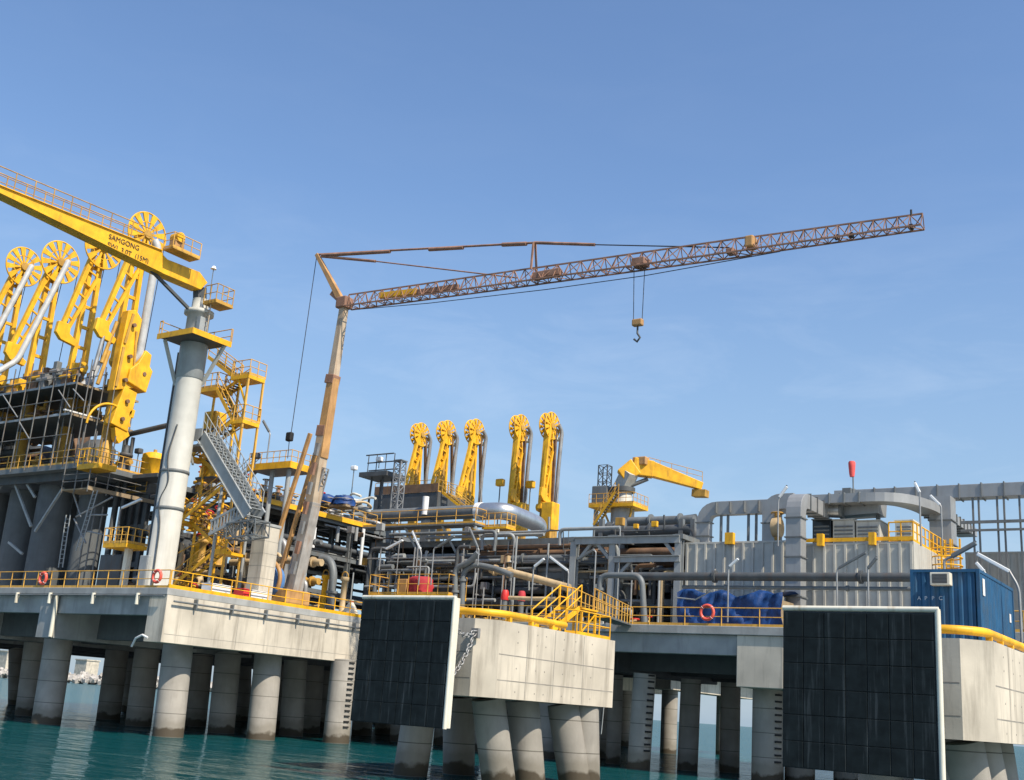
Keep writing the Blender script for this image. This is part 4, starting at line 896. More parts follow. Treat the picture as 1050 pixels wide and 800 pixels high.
# the clutter between the crane column and module A, below the canopy
for i in range(34):
    x = random.uniform(-72, AX-1); y = random.uniform(56, 66); z0 = random.choice((DZ, DZ, 12, 14.5)); h = random.uniform(1.2, 3.2); r = random.uniform(.15, .4)
    pipe([(x-random.uniform(1, 5), y, z0+h), (x, y, z0+h), (x, y, z0)], r, random.choice(RM), 'bent pipe among the steelwork behind the tall crane column', 'pipes behind the crane column')
rB = rack('steel rack between the tall crane column and the loading deck', -75.2, AX-7.5, 58, 74, [12.2, 15.2, 17.6], 3, 2, DGRY, floor=((17.62, 57.5, 75), (12.22, 58, 75)), braces=False)
railing([(-75.2, 57.6, 17.7), (AX-7.5, 57.6, 17.7)], YOLD, label='weathered railing on the rack behind the tall crane column', step=1.5)
for i in range(44):
    x = random.uniform(-78, -66); y = random.uniform(58, 72); z0 = random.uniform(9.5, 17); r = random.choice((.1, .15, .2, .28)); l = random.uniform(2, 6)
    pts = [(x-l, y, z0), (x, y, z0)]
    if random.random() < .6: pts.append((x, y+random.uniform(-1, 1), max(DZ, z0-random.uniform(1, 4))))
    pipe(pts, r, random.choice((DGRY, GRY, BROWN, YOLD, DGRY, GALV, TANP)), 'pipe in the dark rack between the crane column and the loading deck', 'pipes beside the loading deck')
for i in range(16):
    x = random.uniform(-70, -66.5); y = random.uniform(57, 60); z0 = random.choice((DZ, 12, 14.5)); h = random.uniform(1, 2.4)
    o = thing('valve_unit', 'yellow or brown valve in the steelwork behind the zigzag stair tower', 'valve', (x, y, z0), 'valves behind the stair tower')
    MB().lathe((x, y, z0), [(.4, 0), (.4, .1), (.25, .12), (.25, h*.6), (.45, h*.62), (.45, h*.7), (.15, h*.75), (.15, h)], 12).build('body', random.choice((YEL, YOLD, YEL, BROWN)), o); MB().torus((x, y, z0+h), (0, .4, 1), .32, .05, 14, 5).build('handwheel', random.choice((YEL, RED)), o)
# portal frame, yellow tank and side stand by the loading deck
p = P(132, 500, Y=57); q = P(130, 446, Y=57); e = P(186, 433, Y=57)
o = thing('pipe_portal', 'dark pipe portal running from a post to the tall crane column', 'pipe portal', p)
MB().path([(q.x, 57, DZ), (q.x, 57, q.z), (e.x, 57, e.z)], .22, 10, .5).build('pipe', DGRY, o); MB().tube((q.x+.9, 57, DZ), (q.x+.9, 57, q.z-.3), .16, 8).build('post', DGRY, o)
c = P(155, 491, Y=58.5); o = thing('yellow_tank', 'upright yellow tank beside the tall crane column', 'tank', c)
MB().lathe(c, [(.9, 0), (.95, .1), (.95, 1.5), (.99, 1.52), (.99, 1.6), (.95, 1.62), (.95, 1.95), (.6, 2.1)], 20).build('shell', YEL, o); MB().tube(c+Z*2.1, c+Z*2.4, .15, 10).build('nozzle', YOLD, o)
for a_, b_ in ((c-Z*.3+V((-2.5, -1.2, 0)), c-Z*.3+V((3.5, -1.2, 0))),): MB().bar(a_, b_, 2.0, .3).build('stand_floor', DGRY, o)
for dx in (-2.2, 3): MB().bar(c+V((dx, -1.2, -.4)), (c.x+dx, c.y-1.2, DZ), .2).build('stand_leg', GRY, o)
c = P(128, 561, Y=51.6); o = thing('railed_stand', 'small yellow railed stand on a white post near the tall crane column', 'platform', (c.x, 51.6, DZ))
MB().cbox(c, 2.6, 1.8, .3).build('floor', YEL, o); railing([c+V((-1.3, .9, .15)), c+V((-1.3, -.9, .15)), c+V((1.3, -.9, .15)), c+V((1.3, .9, .15))], YRAIL, o, step=.7)
MB().bar((c.x+.5, 51.6, DZ), (c.x+.5, 51.6, c.z-.15), .4).build('post', CREAM, o)
for px, py, w_, h_, y, mt, lb in ((152, 578, .9, 1.0, 50.2, LGRY, 'pale grey cabinet at the foot of the tall crane column'), (118, 578, 2.6, 1.2, 53, DGRY, 'dark pump skid under the small railed stand')):
    c = P(px, py, Y=y); o = thing('cabinet', lb, 'cabinet', (c.x, y, DZ)); MB().box(c.x-w_/2, c.x+w_/2, y-.4, y+.4, DZ+.15, c.z+h_/2).build('body', mt, o, .04); MB().box(c.x-w_/2+.08, c.x+w_/2-.08, y-.43, y-.402, DZ+.3, c.z+h_/2-.1).build('door', mt, o); MB().box(c.x-w_/2, c.x+w_/2, y-.35, y+.35, DZ, DZ+.148).build('plinth', CONG, o)
for px, y, lb, mt in ((223, 49, 'white crate behind the yellow railing near the crane column', WHT), (261, 58, 'white crate behind the yellow railing below the grey gangway', WHT), (250, 56, 'small red crate between the two white crates', RED)):
    c = P(px, 598, Y=y); o = thing('crate', lb, 'crate', (-58.2, c.y, DZ)); x = -58.3; yy = P(px, 598, X=-58.3).y; s_ = 1.1 if mt is WHT else .45
    MB().box(x-.5, x+.5, yy-s_*.8, yy+s_*.8, DZ+.1, DZ+.72).build('box', mt, o, .05); MB().box(x-.52, x+.52, yy-s_*.82, yy+s_*.82, DZ+.74, DZ+.8).build('lid', mt, o, .02); MB().box(x-.4, x+.4, yy-s_*.7, yy+s_*.7, DZ, DZ+.098).build('pallet', WOOD, o)
p = P(398, 636, Y=65.6); o = thing('fabric_bag', 'white cone shaped bag standing at the end of the yellow railing', 'bag', (-57.9, 64.0, DZ)); MB().lathe((-57.9, 64.0, DZ), [(.55, 0), (.6, .25), (.42, .7), (.16, 1.1), (.2, 1.25)], 14).build('sack', CREAM, o); MB().torus((-57.9, 64.0, DZ+1.1), (0, 0, 1), .17, .03, 12, 5).build('tie', RED, o)
# yellow canopy platform on pale columns
CYY = 65.0; c0, c1_ = P(254, 482, Y=CYY), P(298, 474, Y=CYY); zc = P(280, 476, Y=CYY).z
o = thing('canopy_platform', 'yellow railed platform on two pale columns above the grey gangway', 'platform', (c0.x, CYY, DZ))
MB().box(c0.x, c1_.x, CYY, CYY+3, zc-.35, zc).build('floor', GRY, o); MB().box(c0.x-.03, c1_.x+.04, CYY-.06, CYY-.01, zc-.4, zc+.15).build('edge', YEL, o); MB().box(c1_.x+.01, c1_.x+.06, CYY, CYY+3, zc-.4, zc+.15).build('edge', YEL, o)
railing([(c0.x, CYY+.05, zc), (c1_.x, CYY+.05, zc), (c1_.x, CYY+2.9, zc)], YRAIL, o, step=.7)
for px in (280, 297): p = P(px, 500, Y=CYY+.6); MB().tube((p.x-.3, CYY+.6, DZ), (p.x-.3, CYY+.6, zc-.35), .2, 10).build('column', LGRY, o)
a_ = V((c0.x+.3, CYY+.6, zc)); b_ = P(236, 505, Y=CYY+.6); flight(b_, a_, .9, o, mt=LGRY, tread=LGRY, n=9)
# ------------------------------------------------------------------ module B: the long rack in the middle
BX0, BX1 = BXL+.2, P(700, 548, Y=76).x
BZ = P(600, 551, Y=76).z; bz1 = P(440, 541, Y=76).z
rb = rack('long grey steel pipe rack in the middle of the trestle deck', BX0, BX1, 76, 100, [11.6, 13.6, BZ], 6, 3, GRY, floor=((BZ+.01, 76.5, 101), (13.62, 78, 101), (11.62, 84, 101)), w_=.5)
xr = P(494, 540, Y=75.6).x
MB().box(BX0-.5, xr, 74.6, 76.2, bz1-.12, bz1).build('walkway', GRY, rb)
for px in (417, 455, 488): p = P(px, 545, Y=75.2); MB().bar((p.x, 74.9, bz1-.1), (p.x+1.2, 75.9, bz1-2.6), .18).build('walkway_bracket', LGRY, rb)
railing([(BX0-.5, 74.65, bz1), (xr, 74.65, bz1), (xr, 76.1, bz1)], YRAIL, label='yellow guard railing below the big silver pipe', step=1.9, h=1.25)
p = P(497, 541, Y=76.4); q = P(522, 541, Y=76.4)
o = thing('railed_stand', 'small yellow railed stand under the silver elbow pipe', 'platform', p); MB().box(p.x, q.x, 76, 77.4, p.z-.2, p.z).build('floor', YEL, o); railing([(p.x, 76.02, p.z), (q.x, 76.02, p.z), (q.x, 77.3, p.z)], YRAIL, o, step=.7)
# front posts that read bright in front of the rack
for px, t, b2 in ((590, 551, 622), (630, 549, 622), (697, 548, 590)):
    p = P(px, t, Y=73.5); g = MB(); w_ = .5
    o = thing('rack_post', {590: 'tall grey steel rack post before the middle of the pipe rack', 630: 'tall grey steel rack post, braced to its neighbour over the yellow gangway', 697: 'tall grey steel rack post beside the ribbed grey unit'}[px], 'steel post', (p.x, 73.5, DZ))
    g.box(p.x-w_/2, p.x+w_/2, 73.25, 73.31, DZ, p.z); g.box(p.x-w_/2, p.x+w_/2, 73.69, 73.75, DZ, p.z); g.box(p.x-.04, p.x+.04, 73.311, 73.689, DZ, p.z); g.build('web', LGRY, o); MB().box(p.x-.45, p.x+.45, 73.1, 73.9, DZ, DZ+.05).build('base_plate', GRY, o)
    MB().box(p.x-.4, p.x+.4, 73.2, 76, p.z-.35, p.z-.02).build('cross_beam', GRY, o)
pa, pb_ = P(590, 555, Y=73.2), P(697, 553, Y=73.2)
o = thing('rack_beam', 'long grey steel beam joining the three tall rack posts near their tops', 'steel beam', pa); MB().bar(pa, pb_, .12, .5).build('web', LGRY, o); MB().bar(pa+Z*.27, pb_+Z*.27, .4, .05).build('flange', LGRY, o)
pa, pb_ = P(630, 574, Y=73.2), P(697, 573, Y=73.2)
o = thing('rack_beam', 'lower grey steel beam between two tall rack posts', 'steel beam', pa); MB().bar(pa, pb_, .12, .4).build('web', LGRY, o); MB().bar(pa+Z*.22, pb_+Z*.22, .4, .05).build('flange', LGRY, o)
for a_, b_ in (((594, 574), (607, 557)), ((626, 574), (612, 557)), ((634, 590), (648, 575)), ((694, 572), (682, 556))):
    tag(MB().bar(P(*a_, Y=73.4), P(*b_, Y=73.4), .22).build('diagonal_brace', LGRY), 'short grey diagonal brace between the tall rack posts', 'steel brace', 'diagonal braces of the rack posts')
# pipes along module B
for i in range(46):
    z = random.choice((random.uniform(DZ+.5, 11.3), random.uniform(11.8, 13.2), random.uniform(13.8, BZ-.7), random.uniform(13.8, BZ-.7))); y = random.uniform(75.2, 84); r = random.choice((.09, .12, .16, .22, .3, .36))
    xa = random.uniform(BX0-1, BX0+14); xb = random.uniform(BX1-10, BX1+.5); pts = [(xa, y, z), (xb, y, z)]
    t = random.random()
    if t < .35: pts.append((xb, y, max(DZ, z-random.uniform(1, 3.5))))
    elif t < .6: pts = [(xa, y, max(DZ, z-random.uniform(1, 4)))]+pts
    elif t < .75: pts.append((xb, y+4, z))
    pipe(pts, r, random.choice(RM), 'pipe running along the long grey rack in the middle of the trestle deck', 'pipes in the long middle rack')
for i in range(40):
    x = random.uniform(BX0, BX1); y = random.uniform(73.0, 78); r = random.choice((.08, .11, .15, .2)); z0 = random.choice((DZ, DZ, 11.7)); z1 = random.uniform(z0+1.2, BZ-.5); s_ = random.choice((-1, 1))
    pipe([(x, y, z0), (x, y, z1), (x+s_*random.uniform(.6, 3), y+random.uniform(-.3, .3), z1)], r, random.choice(RM), 'upright bent pipe in front of the long grey rack', 'upright pipes before the long middle rack', flanges=False)
for i in range(26):
    x = random.uniform(BX0+1, BX1); y = random.uniform(70, 74); h = random.uniform(.7, 1.9); r = random.uniform(.18, .45)
    o = thing('valve_unit', 'small valve or pump unit at deck level before the long grey rack', 'valve', (x, y, DZ), 'valve units before the long rack')
    mt = random.choice((YOLD, BROWN, LGRY, GRY, TANP, DGRY, GALV)); MB().lathe((x, y, DZ), [(r, 0), (r, h*.45), (r*1.5, h*.46), (r*1.5, h*.56), (r*.4, h*.6), (r*.4, h)], 12).build('body', mt, o)
    MB().tube((x-r*2.6, y, DZ+h*.3), (x+r*2.6, y, DZ+h*.3), r*.6, 10).build('branch', random.choice((GALV, LGRY, BROWN)), o); MB().torus((x, y, DZ+h), (0, 0, 1), r*.8, .05, 14, 5).build('handwheel', random.choice((RED, GRY, YOLD)), o)
for k, (y, z, r) in enumerate(((86, 10.2, 1.0), (88, 12.6, .8), (85, 14.9, .75), (90, 9.9, 1.0), (84, 12.5, .6), (93, 14.6, .9), (94, 11.6, 1.0))):  # dark drums added to fill the rack's depth and block light through it
    a_ = BX0+random.uniform(-3, 4); b_ = BX1+random.uniform(-3, 1)
    o = thing('filler_vessel', 'long dark horizontal drum added deep inside the middle pipe rack to block light', 'vessel', (a_, y, z), 'light-blocking drums inside the middle rack'); MB().path([(a_, y, z), (a_+.5, y, z), (b_-.5, y, z), (b_, y, z)], r, 18).build('shell', DGRY, o)
    for t in (.2, .5, .8): x = a_+(b_-a_)*t; MB().tube((x-.15, y, z), (x+.15, y, z), r*1.06, 18).build('band', GRY, o)
for k in range(30):
    x = random.uniform(BX0, BX1); y = random.uniform(72, 76); z1 = random.uniform(11.5, BZ+.6)
    tag(MB().tube((x, y, DZ), (x, y, z1), random.choice((.05, .07, .09)), 6).build('thin_pole', random.choice((GALV, GALV, LGRY, GRY))), 'thin grey pole standing in front of the long middle pipe rack', 'pole', 'thin poles before the middle rack')
for k in range(9):
    x = BX0+2+k*2.7; z = random.uniform(11.6, 14.6); o = thing('cable_tray', 'grey cable tray running back through the middle pipe rack', 'cable tray', (x, 75, z), 'cable trays in the middle rack'); MB().box(x-.3, x+.3, 74.2, 95, z, z+.05).build('tray_floor', GALV, o); MB().box(x-.32, x-.301, 74.2, 95, z, z+.16).build('side_rail', GALV, o); MB().box(x+.301, x+.32, 74.2, 95, z, z+.16).build('side_rail', GALV, o)
for k in range(44):
    z = random.choice((9.6, 10.4, 11.2, 12.2, 12.9, 13.9, 14.5, BZ+.25, BZ+.3))+random.uniform(-.25, .25); y = random.uniform(74.0, 75.6); l = random.uniform(3, 12); x = random.uniform(BX0, BX1-l); r = random.choice((.05, .07, .09, .11, .14))
    pts = [(x, y, z), (x+l, y, z)]
    if random.random() < .5: pts.append((x+l, y+random.uniform(-.2, .4), z+random.choice((-1, -1.6, 1.1))))
    if random.random() < .4: pts = [(x, y+.1, z+random.choice((-1.2, .9, -2)))]+pts
    pipe(pts, r, random.choice((LGRY, GALV, GRY, GRY, DGRY, BROWN, LGRY)), 'small pipe at the front of the long grey rack', 'small pipes at the front of the middle rack', flanges=False)
for k in range(46):
    x = random.uniform(BX0-2, BX1); y = random.uniform(73.4, 75.4); z = random.choice((DZ, DZ, 11.64, 13.64, BZ+.1)); s_ = random.uniform(.25, .7)
    o = thing('instrument_box', 'small box or instrument fixed among the pipes of the long grey rack', 'instrument', (x, y, z), 'instruments in the long middle rack')
    MB().cbox((x, y, z+s_*1.2), s_, s_*.6, s_*.9).build('box', random.choice((YOLD, BROWN, LGRY, TANP, GALV, CREAM, YEL)), o, .03); MB().tube((x, y, z), (x, y, z+s_*.75), .05, 6).build('stand', GRY, o)
# particular pipes
pp = lambda l, y: [P(a, b, Y=y) for a, b in l]
pipe(pp([(503, 584), (528, 588), (555, 595), (584, 603)], 71), .28, TANP, 'tan lagged pipe sloping down towards the yellow stair', None, bend=.2)
pipe(pp([(330, 577), (300, 575), (260, 573)], 61), .26, TANP, 'tan pipe behind the orange crane mast', None, bend=.2)
pipe(pp([(466, 640), (467, 582), (480, 578), (490, 567)], 69.5), .22, GRY, 'dark grey pipe bend rising beside the fender panel, nearer of two', None, bend=.9)
pipe(pp([(473, 640), (475, 586), (486, 579), (505, 582), (525, 590)], 69.8), .22, GRY, 'dark grey pipe looping over behind the chain, farther of two', None, bend=.9)
pipe(pp([(615, 640), (615, 590), (658, 590), (661, 640)], 67), .2, GRY, 'grey pipe arch standing behind the yellow gangway', None, bend=.7)
pipe(pp([(640, 591), (935, 592)], 68.2), .27, DGRY, 'long dark pipe crossing before the ribbed grey units', None)
pipe(pp([(700, 602), (935, 604)], 68.4), .12, GRY, 'thin grey pipe below the long dark pipe', None)
pipe(pp([(522, 613), (545, 614), (570, 614)], 68), .14, TANP, 'thin tan pipe behind the dolphin stair', None)
a_ = P(341, 600, Y=64); pipe([(a_.x, 64, DZ), (a_.x, 64, a_.z+.9), (a_.x-.5, 64, a_.z+1.9), (a_.x-1.5, 64, a_.z+2)], .3, GRY, 'thick bent pipe stub at the orange crane foot', None, bend=.6)
for px, py in ((352, 592), (332, 590)):
    c = P(px, 610, Y=64.2); o = thing('valve_unit', 'tan upright valve beside the orange crane foot' if px == 352 else 'yellow framed valve beside the orange crane foot', 'valve', (c.x, 64.2, DZ)); z = P(px, py, Y=64.2).z
    MB().lathe((c.x, 64.2, DZ), [(.35, 0), (.35, .1), (.22, .12), (.22, z-DZ-.3), (.32, z-DZ-.28), (.32, z-DZ)], 14).build('body', TANP if px == 352 else YEL, o); MB().torus((c.x, 64.2, z+.1), (0, 1, .2), .3, .05, 16, 6).build('handwheel', YOLD, o)
# big silver pipe with its elbow
SY = 82.0
a_, b_ = P(372, 530, Y=SY), P(512, 527.5, Y=SY); r = .76
o = thing('silver_pipe', 'big insulated pipe ending in a shiny silver elbow above the middle rack', 'pipe', a_)
MB().tube((a_.x, SY, a_.z), (P(497, 527, Y=SY).x, SY, a_.z), r*.82, 28).build('lagged_run', GRY, o)
e0 = V((P(492, 527, Y=SY).x, SY, a_.z)); e1 = V((P(517, 527, Y=SY).x, SY, a_.z))
MB().path([e0, e1, e1+V((.1, 5.5, -.3)), e1+V((-1.5, 8.0, -.3))], r, 28, 2.6).build('elbow', ALU, o)
MB().tube(e0-V((.25, 0, 0)), e0+V((.25, 0, 0)), r*1.07, 28).build('flange_band', WHT, o)
for px in (395, 440): p = P(px, 530, Y=SY); MB().box(p.x-.5, p.x+.5, SY-.5, SY+.5, BZ+.1, a_.z-r*.8).build('saddle', GRY, o); 
p = P(440, 522, Y=SY); MB().tube((p.x, SY-.6, a_.z-.2), (p.x, SY-.6, a_.z+1.5), .3, 12).build('branch', WHT, o)
# railed deck in front of the small far arms
p, q = P(384, 508, Y=92), P(449, 505, Y=92); z = p.z
o = thing('railed_deck', 'brown railed deck at the feet of the three smaller far arms', 'platform', (p.x, 92, DZ)); MB().box(p.x, q.x, 92, 97, z-1.6, z).build('floor', DGRY, o); MB().box(p.x, q.x, 91.93, 91.98, z+.0, z+.9).build('toe_plate', BROWN, o); railing([(p.x, 92.02, z), (q.x, 92.02, z), (q.x, 96.9, z)], YOLD, o, step=1.6, h=1.3)
for x in (p.x+.5, q.x-.5): MB().box(x-.2, x+.2, 92.3, 92.7, BZ, z-1.6).build('leg', GRY, o)
flight((P(483, 527, Y=93).x, 93, P(483, 527, Y=93).z), (q.x+.2, 93, z), 1.0, o, n=10)
# lattice mast with cross arms, hoses
p = P(404, 545, Y=84); q = P(408, 474, Y=84); o = thing('lattice_mast', 'pale lattice mast rising beside the far arm deck', 'mast', (p.x, 84, BZ)); g = MB(); lattice(g, (p.x, 84, BZ), (p.x, 84, q.z), .8, .8, 12, .05); g.build('lattice', GALV, o); MB().cbox((p.x, 84, q.z+.1), 1, 1, .1).build('cap', GRY, o)
p = P(388, 530, Y=85); o = thing('antenna_tower', 'dark platform tower carrying rows of cross bars above the piled hoses', 'tower', (p.x, 85, BZ)); zt_ = P(390, 490, Y=85).z
for dx in (-.9, .9):
    for dy in (-.9, .9): MB().bar((p.x+dx, 85+dy, BZ), (p.x+dx*.8, 85+dy*.8, zt_), .16).build('leg', DGRY, o)
MB().cbox((p.x, 85, zt_+.1), 3.6, 3, .45).build('platform', DGRY, o)
for k, zz in enumerate((.8, 1.5, 2.2)): MB().tube((p.x-1.9+.1*k, 85-.4*k, zt_+zz), (p.x+1.9, 85-.4*k, zt_+zz), .07, 6).build('cross_bar', DGRY, o)
for dx in (-1.7, -.6, .6, 1.7): MB().tube((p.x+dx, 84.6, zt_+.3), (p.x+dx, 84.6, zt_+2.3), .05, 6).build('bar_post', DGRY, o)
for i in range(22):
    c = P(random.uniform(342, 384), 520, Y=80+i % 5); z = az+.3+random.uniform(0, 3.4); a0 = random.uniform(0, 6)
    pts = [V((c.x+math.cos(a0+t*.9)*random.uniform(1.2, 2.4)*(.7 if z > az+2 else 1), c.y+math.sin(a0+t*.9)*1.2, z+.25*math.sin(t*2))) for t in range(6)]
    tag(MB().path(pts, random.choice((.12, .2, .28)), 8, .8).build('coiled_hose', random.choice((TANP, LGRY, GALV, GRY, CREAM))), 'grey or tan hose coiled in the heap beyond the orange crane mast', 'hose', 'coiled hoses heaped on the rack')
for px, py, lb in ((335, 511, 'blue sheeted bundle beside the orange crane mast'), (353, 512, 'blue sheeted bundle below the round floodlight')):
    c = P(px, py, Y=74); o = thing('sheeted_bundle', lb, 'bundle', c); bm_ = MB(); bm_.lathe(c-Z*.6, [(1.1, 0), (1.05, .4), (.95, .75), (.5, .95), (.15, .9)], 7); bm_.v = [v+V((random.uniform(-.18, .18), random.uniform(-.18, .18), random.uniform(-.12, .12))) for v in bm_.v]; bm_.build('sheet', TARP, o); MB().torus(c-Z*.05, (0, 0, 1), .97, .04, 16, 5).build('rope', GALV, o); MB().cbox(c-Z*.7, 2, 1.6, .2).build('pallet', WOOD, o)
# yellow railed stand with red cover
c0, c1_ = P(378, 609, Y=68.6), P(459, 607, Y=68.6); z = c0.z
o = thing('railed_stand', 'long yellow railed stand behind the fender panel, carrying red covered equipment', 'platform', (c0.x, 68.6, DZ))
MB().box(c0.x, c1_.x, 68.6, 71, z-.25, z).build('floor', YEL, o); railing([(c0.x, 70.9, z), (c0.x, 68.62, z), (c1_.x, 68.62, z), (c1_.x, 70.9, z)], YRAIL, o, step=1.0, h=1.5)
for px in (382, 408, 414, 440, 457): p = P(px, 610, Y=68.7); MB().bar((p.x, 68.8, DZ), (p.x, 68.8, z-.25), .16).build('leg', YEL, o)
c = P(431, 602, Y=69.5); o = thing('covered_equipment', 'red and orange cover draped over equipment on the yellow railed stand', 'covered equipment', (c.x, 69.5, z)); g = MB()
n = 13; prof = [(1.0, 0), (1.0, .3), (1.08, .6), (.98, 1.0), (1.0, 1.25), (.7, 1.42), (.1, 1.36)]
vs = []; 
for r_, zz in prof:
    for i in range(n): t = 2*math.pi*i/n; k = 1+.16*math.sin(5*t+zz*2)+random.uniform(-.12, .12); vs.append(V((c.x+r_*k*math.cos(t)*1.1, 69.5+r_*k*math.sin(t)*.7, z+zz)))
g.add(vs, [(j*n+i, j*n+(i+1) % n, (j+1)*n+(i+1) % n, (j+1)*n+i) for j in range(len(prof)-1) for i in range(n)], True); g.build('cover', PINK, o); MB().cbox((c.x-1.4, 69.3, z+.6), 1.0, .8, 1.2).build('cabinet', ORA, o, .06); MB().cbox((c.x, 69.5, z+.06), 2.6, 1.4, .1).build('base', DGRY, o)
for px, py, lb in ((535, 610, 'bright pink red machine cover between the pipes behind the dolphin'), (518, 609, 'darker red machine cover behind the dolphin pipes')):
    c = P(px, py, Y=69); o = thing('machine_cover', lb, 'machine', (c.x, 69, DZ)); MB().lathe((c.x, 69, c.z-.45), [(.27, 0), (.31, .25), (.26, .6), (.2, .72)], 9).build('cover', PINK if px == 535 else RED, o); MB().tube((c.x, 69, DZ), (c.x, 69, c.z-.4), .2, 10).build('stand', GRY, o)
# ------------------------------------------------------------------ far yellow crane
FY = 106.0
b_ = P(638, 535, Y=FY); top = P(647, 484, Y=FY)
o = thing('jib_crane', 'far yellow crane on a grey column with its jib lowered over the rack', 'crane', (b_.x, FY, DZ))
zt_ = top.z; zp_ = P(640, 519, Y=FY).z
MB().lathe((b_.x, FY, DZ), [(1.3, 0), (1.25, zp_-DZ), (.95, zp_-DZ+.1), (.9, zt_-DZ-1.6)], 24).build('column', COLM, o); MB().bar((b_.x-.1, FY-.1, zt_-1.7), P(646, 484, Y=FY-.4), 1.3, 1.5).build('pivot_bracket', COLM, o)
MB().lathe((b_.x, FY, zt_-2.2), [(1.25, 0), (1.25, .5)], 20).build('slewing_ring', DGRY, o)
MB().box(b_.x-3.2, b_.x+2.2, FY-1.8, FY+1.6, zp_-.35, zp_).build('platform', YEL, o); railing([(b_.x-3.2, FY-1.75, zp_), (b_.x+2.2, FY-1.75, zp_), (b_.x+2.2, FY+1.5, zp_)], YRAIL, o, step=.9)
for dx in (-1.8, 1.8): MB().bar((b_.x+dx, FY-1.2, zp_-.3), (b_.x+dx*.5, FY-.6, zp_-2.6), .2).build('brace', YOLD, o)
flight((b_.x-2.0, FY-2.2, zp_-2.4), (b_.x+.4, FY-2.2, zp_+1.0), .8, o, n=13)
j0 = P(641, 481, Y=FY-.6); j1 = P(720, 499, Y=FY+4)
k1 = P(652, 479, Y=FY+.2); k2 = P(670, 482, Y=FY+1.2)
MB().bar(P(637, 489, Y=FY-.6), k1, 1.3, 1.5, 1.3, 1.9).build('jib_heel', YEL, o, .1)
MB().bar(k1.lerp(k2, -.15), k2, 1.25, 1.9, 1.15, 1.75).build('jib_knuckle', YEL, o, .08)
MB().bar(k2.lerp(j1, -.03), j1, 1.05, 1.6, .7, .8).build('jib', YEL, o, .05)
MB().bar(j1+V((-1.0, 0, -.7)), j1+V((.6, 0, -.8)), 1.0, .8).build('jib_head', YOLD, o, .05)
railing([j0.lerp(j1, t)+Z*(.85-.35*t) for t in (.3, .6, .8, 1)], YOLD, o, step=1.4, h=1.1, toe=False)
MB().tube((b_.x+.2, FY-.2, zt_-1.8), j0.lerp(j1, .3)-Z*.5, .22, 10).build('luffing_cylinder', GRY, o)
MB().cbox(j0.lerp(j1, .2)+V((0, 0, 1.2)), 1.6, 1, .9).build('winch', ORA, o, .1)
c = P(619, 515, Y=FY); g = MB(); lattice(g, (c.x, FY, zp_), (c.x, FY, P(618, 478, Y=FY).z), 1.1, 1.0, 5, .05); g.build('mast_cage', DGRY, o)
MB().cbox((c.x, FY-.3, zp_+1.2), 1.9, 1.5, 1.9).build('machine_box', GRY, o, .1); MB().bar((c.x-.9, FY, DZ), (c.x-.9, FY, zp_-.3), .35).build('leg', LGRY, o)
# ------------------------------------------------------------------ ribbed grey units, ducts
def ribbed(label, x0, x1, y0, y1, z1, px0=.72):
    o = thing('ribbed_unit', label, 'equipment unit', (x0, y0, DZ))
    MB().box(x0, x1, y0, y1, DZ+.2, z1).build('body', LOUV, o, .02)
    n = max(3, round((x1-x0)/px0)); g = MB()
    for i in range(n+1):
        x = x0+.15+(x1-x0-.3)*i/n; g.box(x-.07, x+.07, y0-.11, y0-.002, DZ+.3, z1-.15)
    g.box(x0, x1, y0-.05, y0-.003, z1-.149, z1-.02); g.box(x0, x1, y0-.04, y0-.003, DZ+3.2, DZ+3.4); g.build('wall_ribs', LOUV, o)
    MB().box(x0, x1, y0, y1, DZ, DZ+.199).build('skid', DGRY, o)
    return o
UY = 74.0; zu = P(760, 555, Y=UY).z
u1_ = ribbed('ribbed grey unit behind the blue tarpaulin', P(703, 560, Y=UY).x, P(815, 560, Y=UY).x, UY, UY+9, zu)
xb_ = P(937, 560, Y=UY).x
u2_ = ribbed('ribbed grey unit with yellow railed roof beside the blue container', P(822, 560, Y=UY).x, xb_, UY, UY+10, P(880, 556, Y=UY).z)
u3_ = ribbed('ribbed grey wall unit beyond the blue container', xb_+.6, xb_+16, UY+11, UY+18, P(1010, 566, Y=UY+11).z, .7)
def duct(name_label, pts, w_, h_, bend=1.2, mt=None, flange=1.4, name='air_duct'):
    pts = [V(p) for p in pts]; o = thing(name, name_label, 'duct', pts[0])
    g = MB().path(pts, 0, bend=bend, rect=(w_, h_)); g.build('casing', mt or DUCT, o, .03)
    for a_, b_ in zip(pts, pts[1:]):
        L_ = (b_-a_).length; d = (b_-a_)/L_; n = int(L_/flange)
        for i in range(1, n):
            if bend*.8 < i*L_/n < L_-bend*.8:
                c = a_+d*(i*L_/n); s_, u_ = frame(d); MB().bar(c-d*.04, c+d*.04, w_+.16, h_+.16, up=Z if abs(d.z) < .9 else V((0, 1, 0))).build('flange', GRY, o)
    return o
dA = P(722, 555, Y=76.5); dz = P(760, 521, Y=76.5).z; dx2 = P(790, 521, Y=76.5).x
duct('slim grey duct bridging from the tarpaulin side unit to the tall square duct', [(dA.x, 76.5, zu-.2), (dA.x, 76.5, dz), (dx2+1.5, 76.5, dz)], 1.0, .62, 1.1, flange=1.0)
for px in (740, 747, 768, 776): p = P(px, 540, Y=76.5); tag(MB().box(p.x-.07, p.x+.07, 76.3, 76.5, zu+.003, dz-.52).build('duct_post', GRY), 'slender grey post holding up the slim duct bridge', 'steel post', 'posts under the slim duct')
dB = P(793, 520, Y=75.6)
duct('short grey duct hood behind the tall square duct', [(dB.x, 75.4, zu-.1), (dB.x, 75.4, P(793, 510, Y=75.4).z-.4), (dB.x+1.7, 75.4, P(793, 510, Y=75.4).z-.4)], 1.1, 1.0, .9)
c = P(816, 600, Y=72.6); ztop = P(816, 512, Y=72.6).z
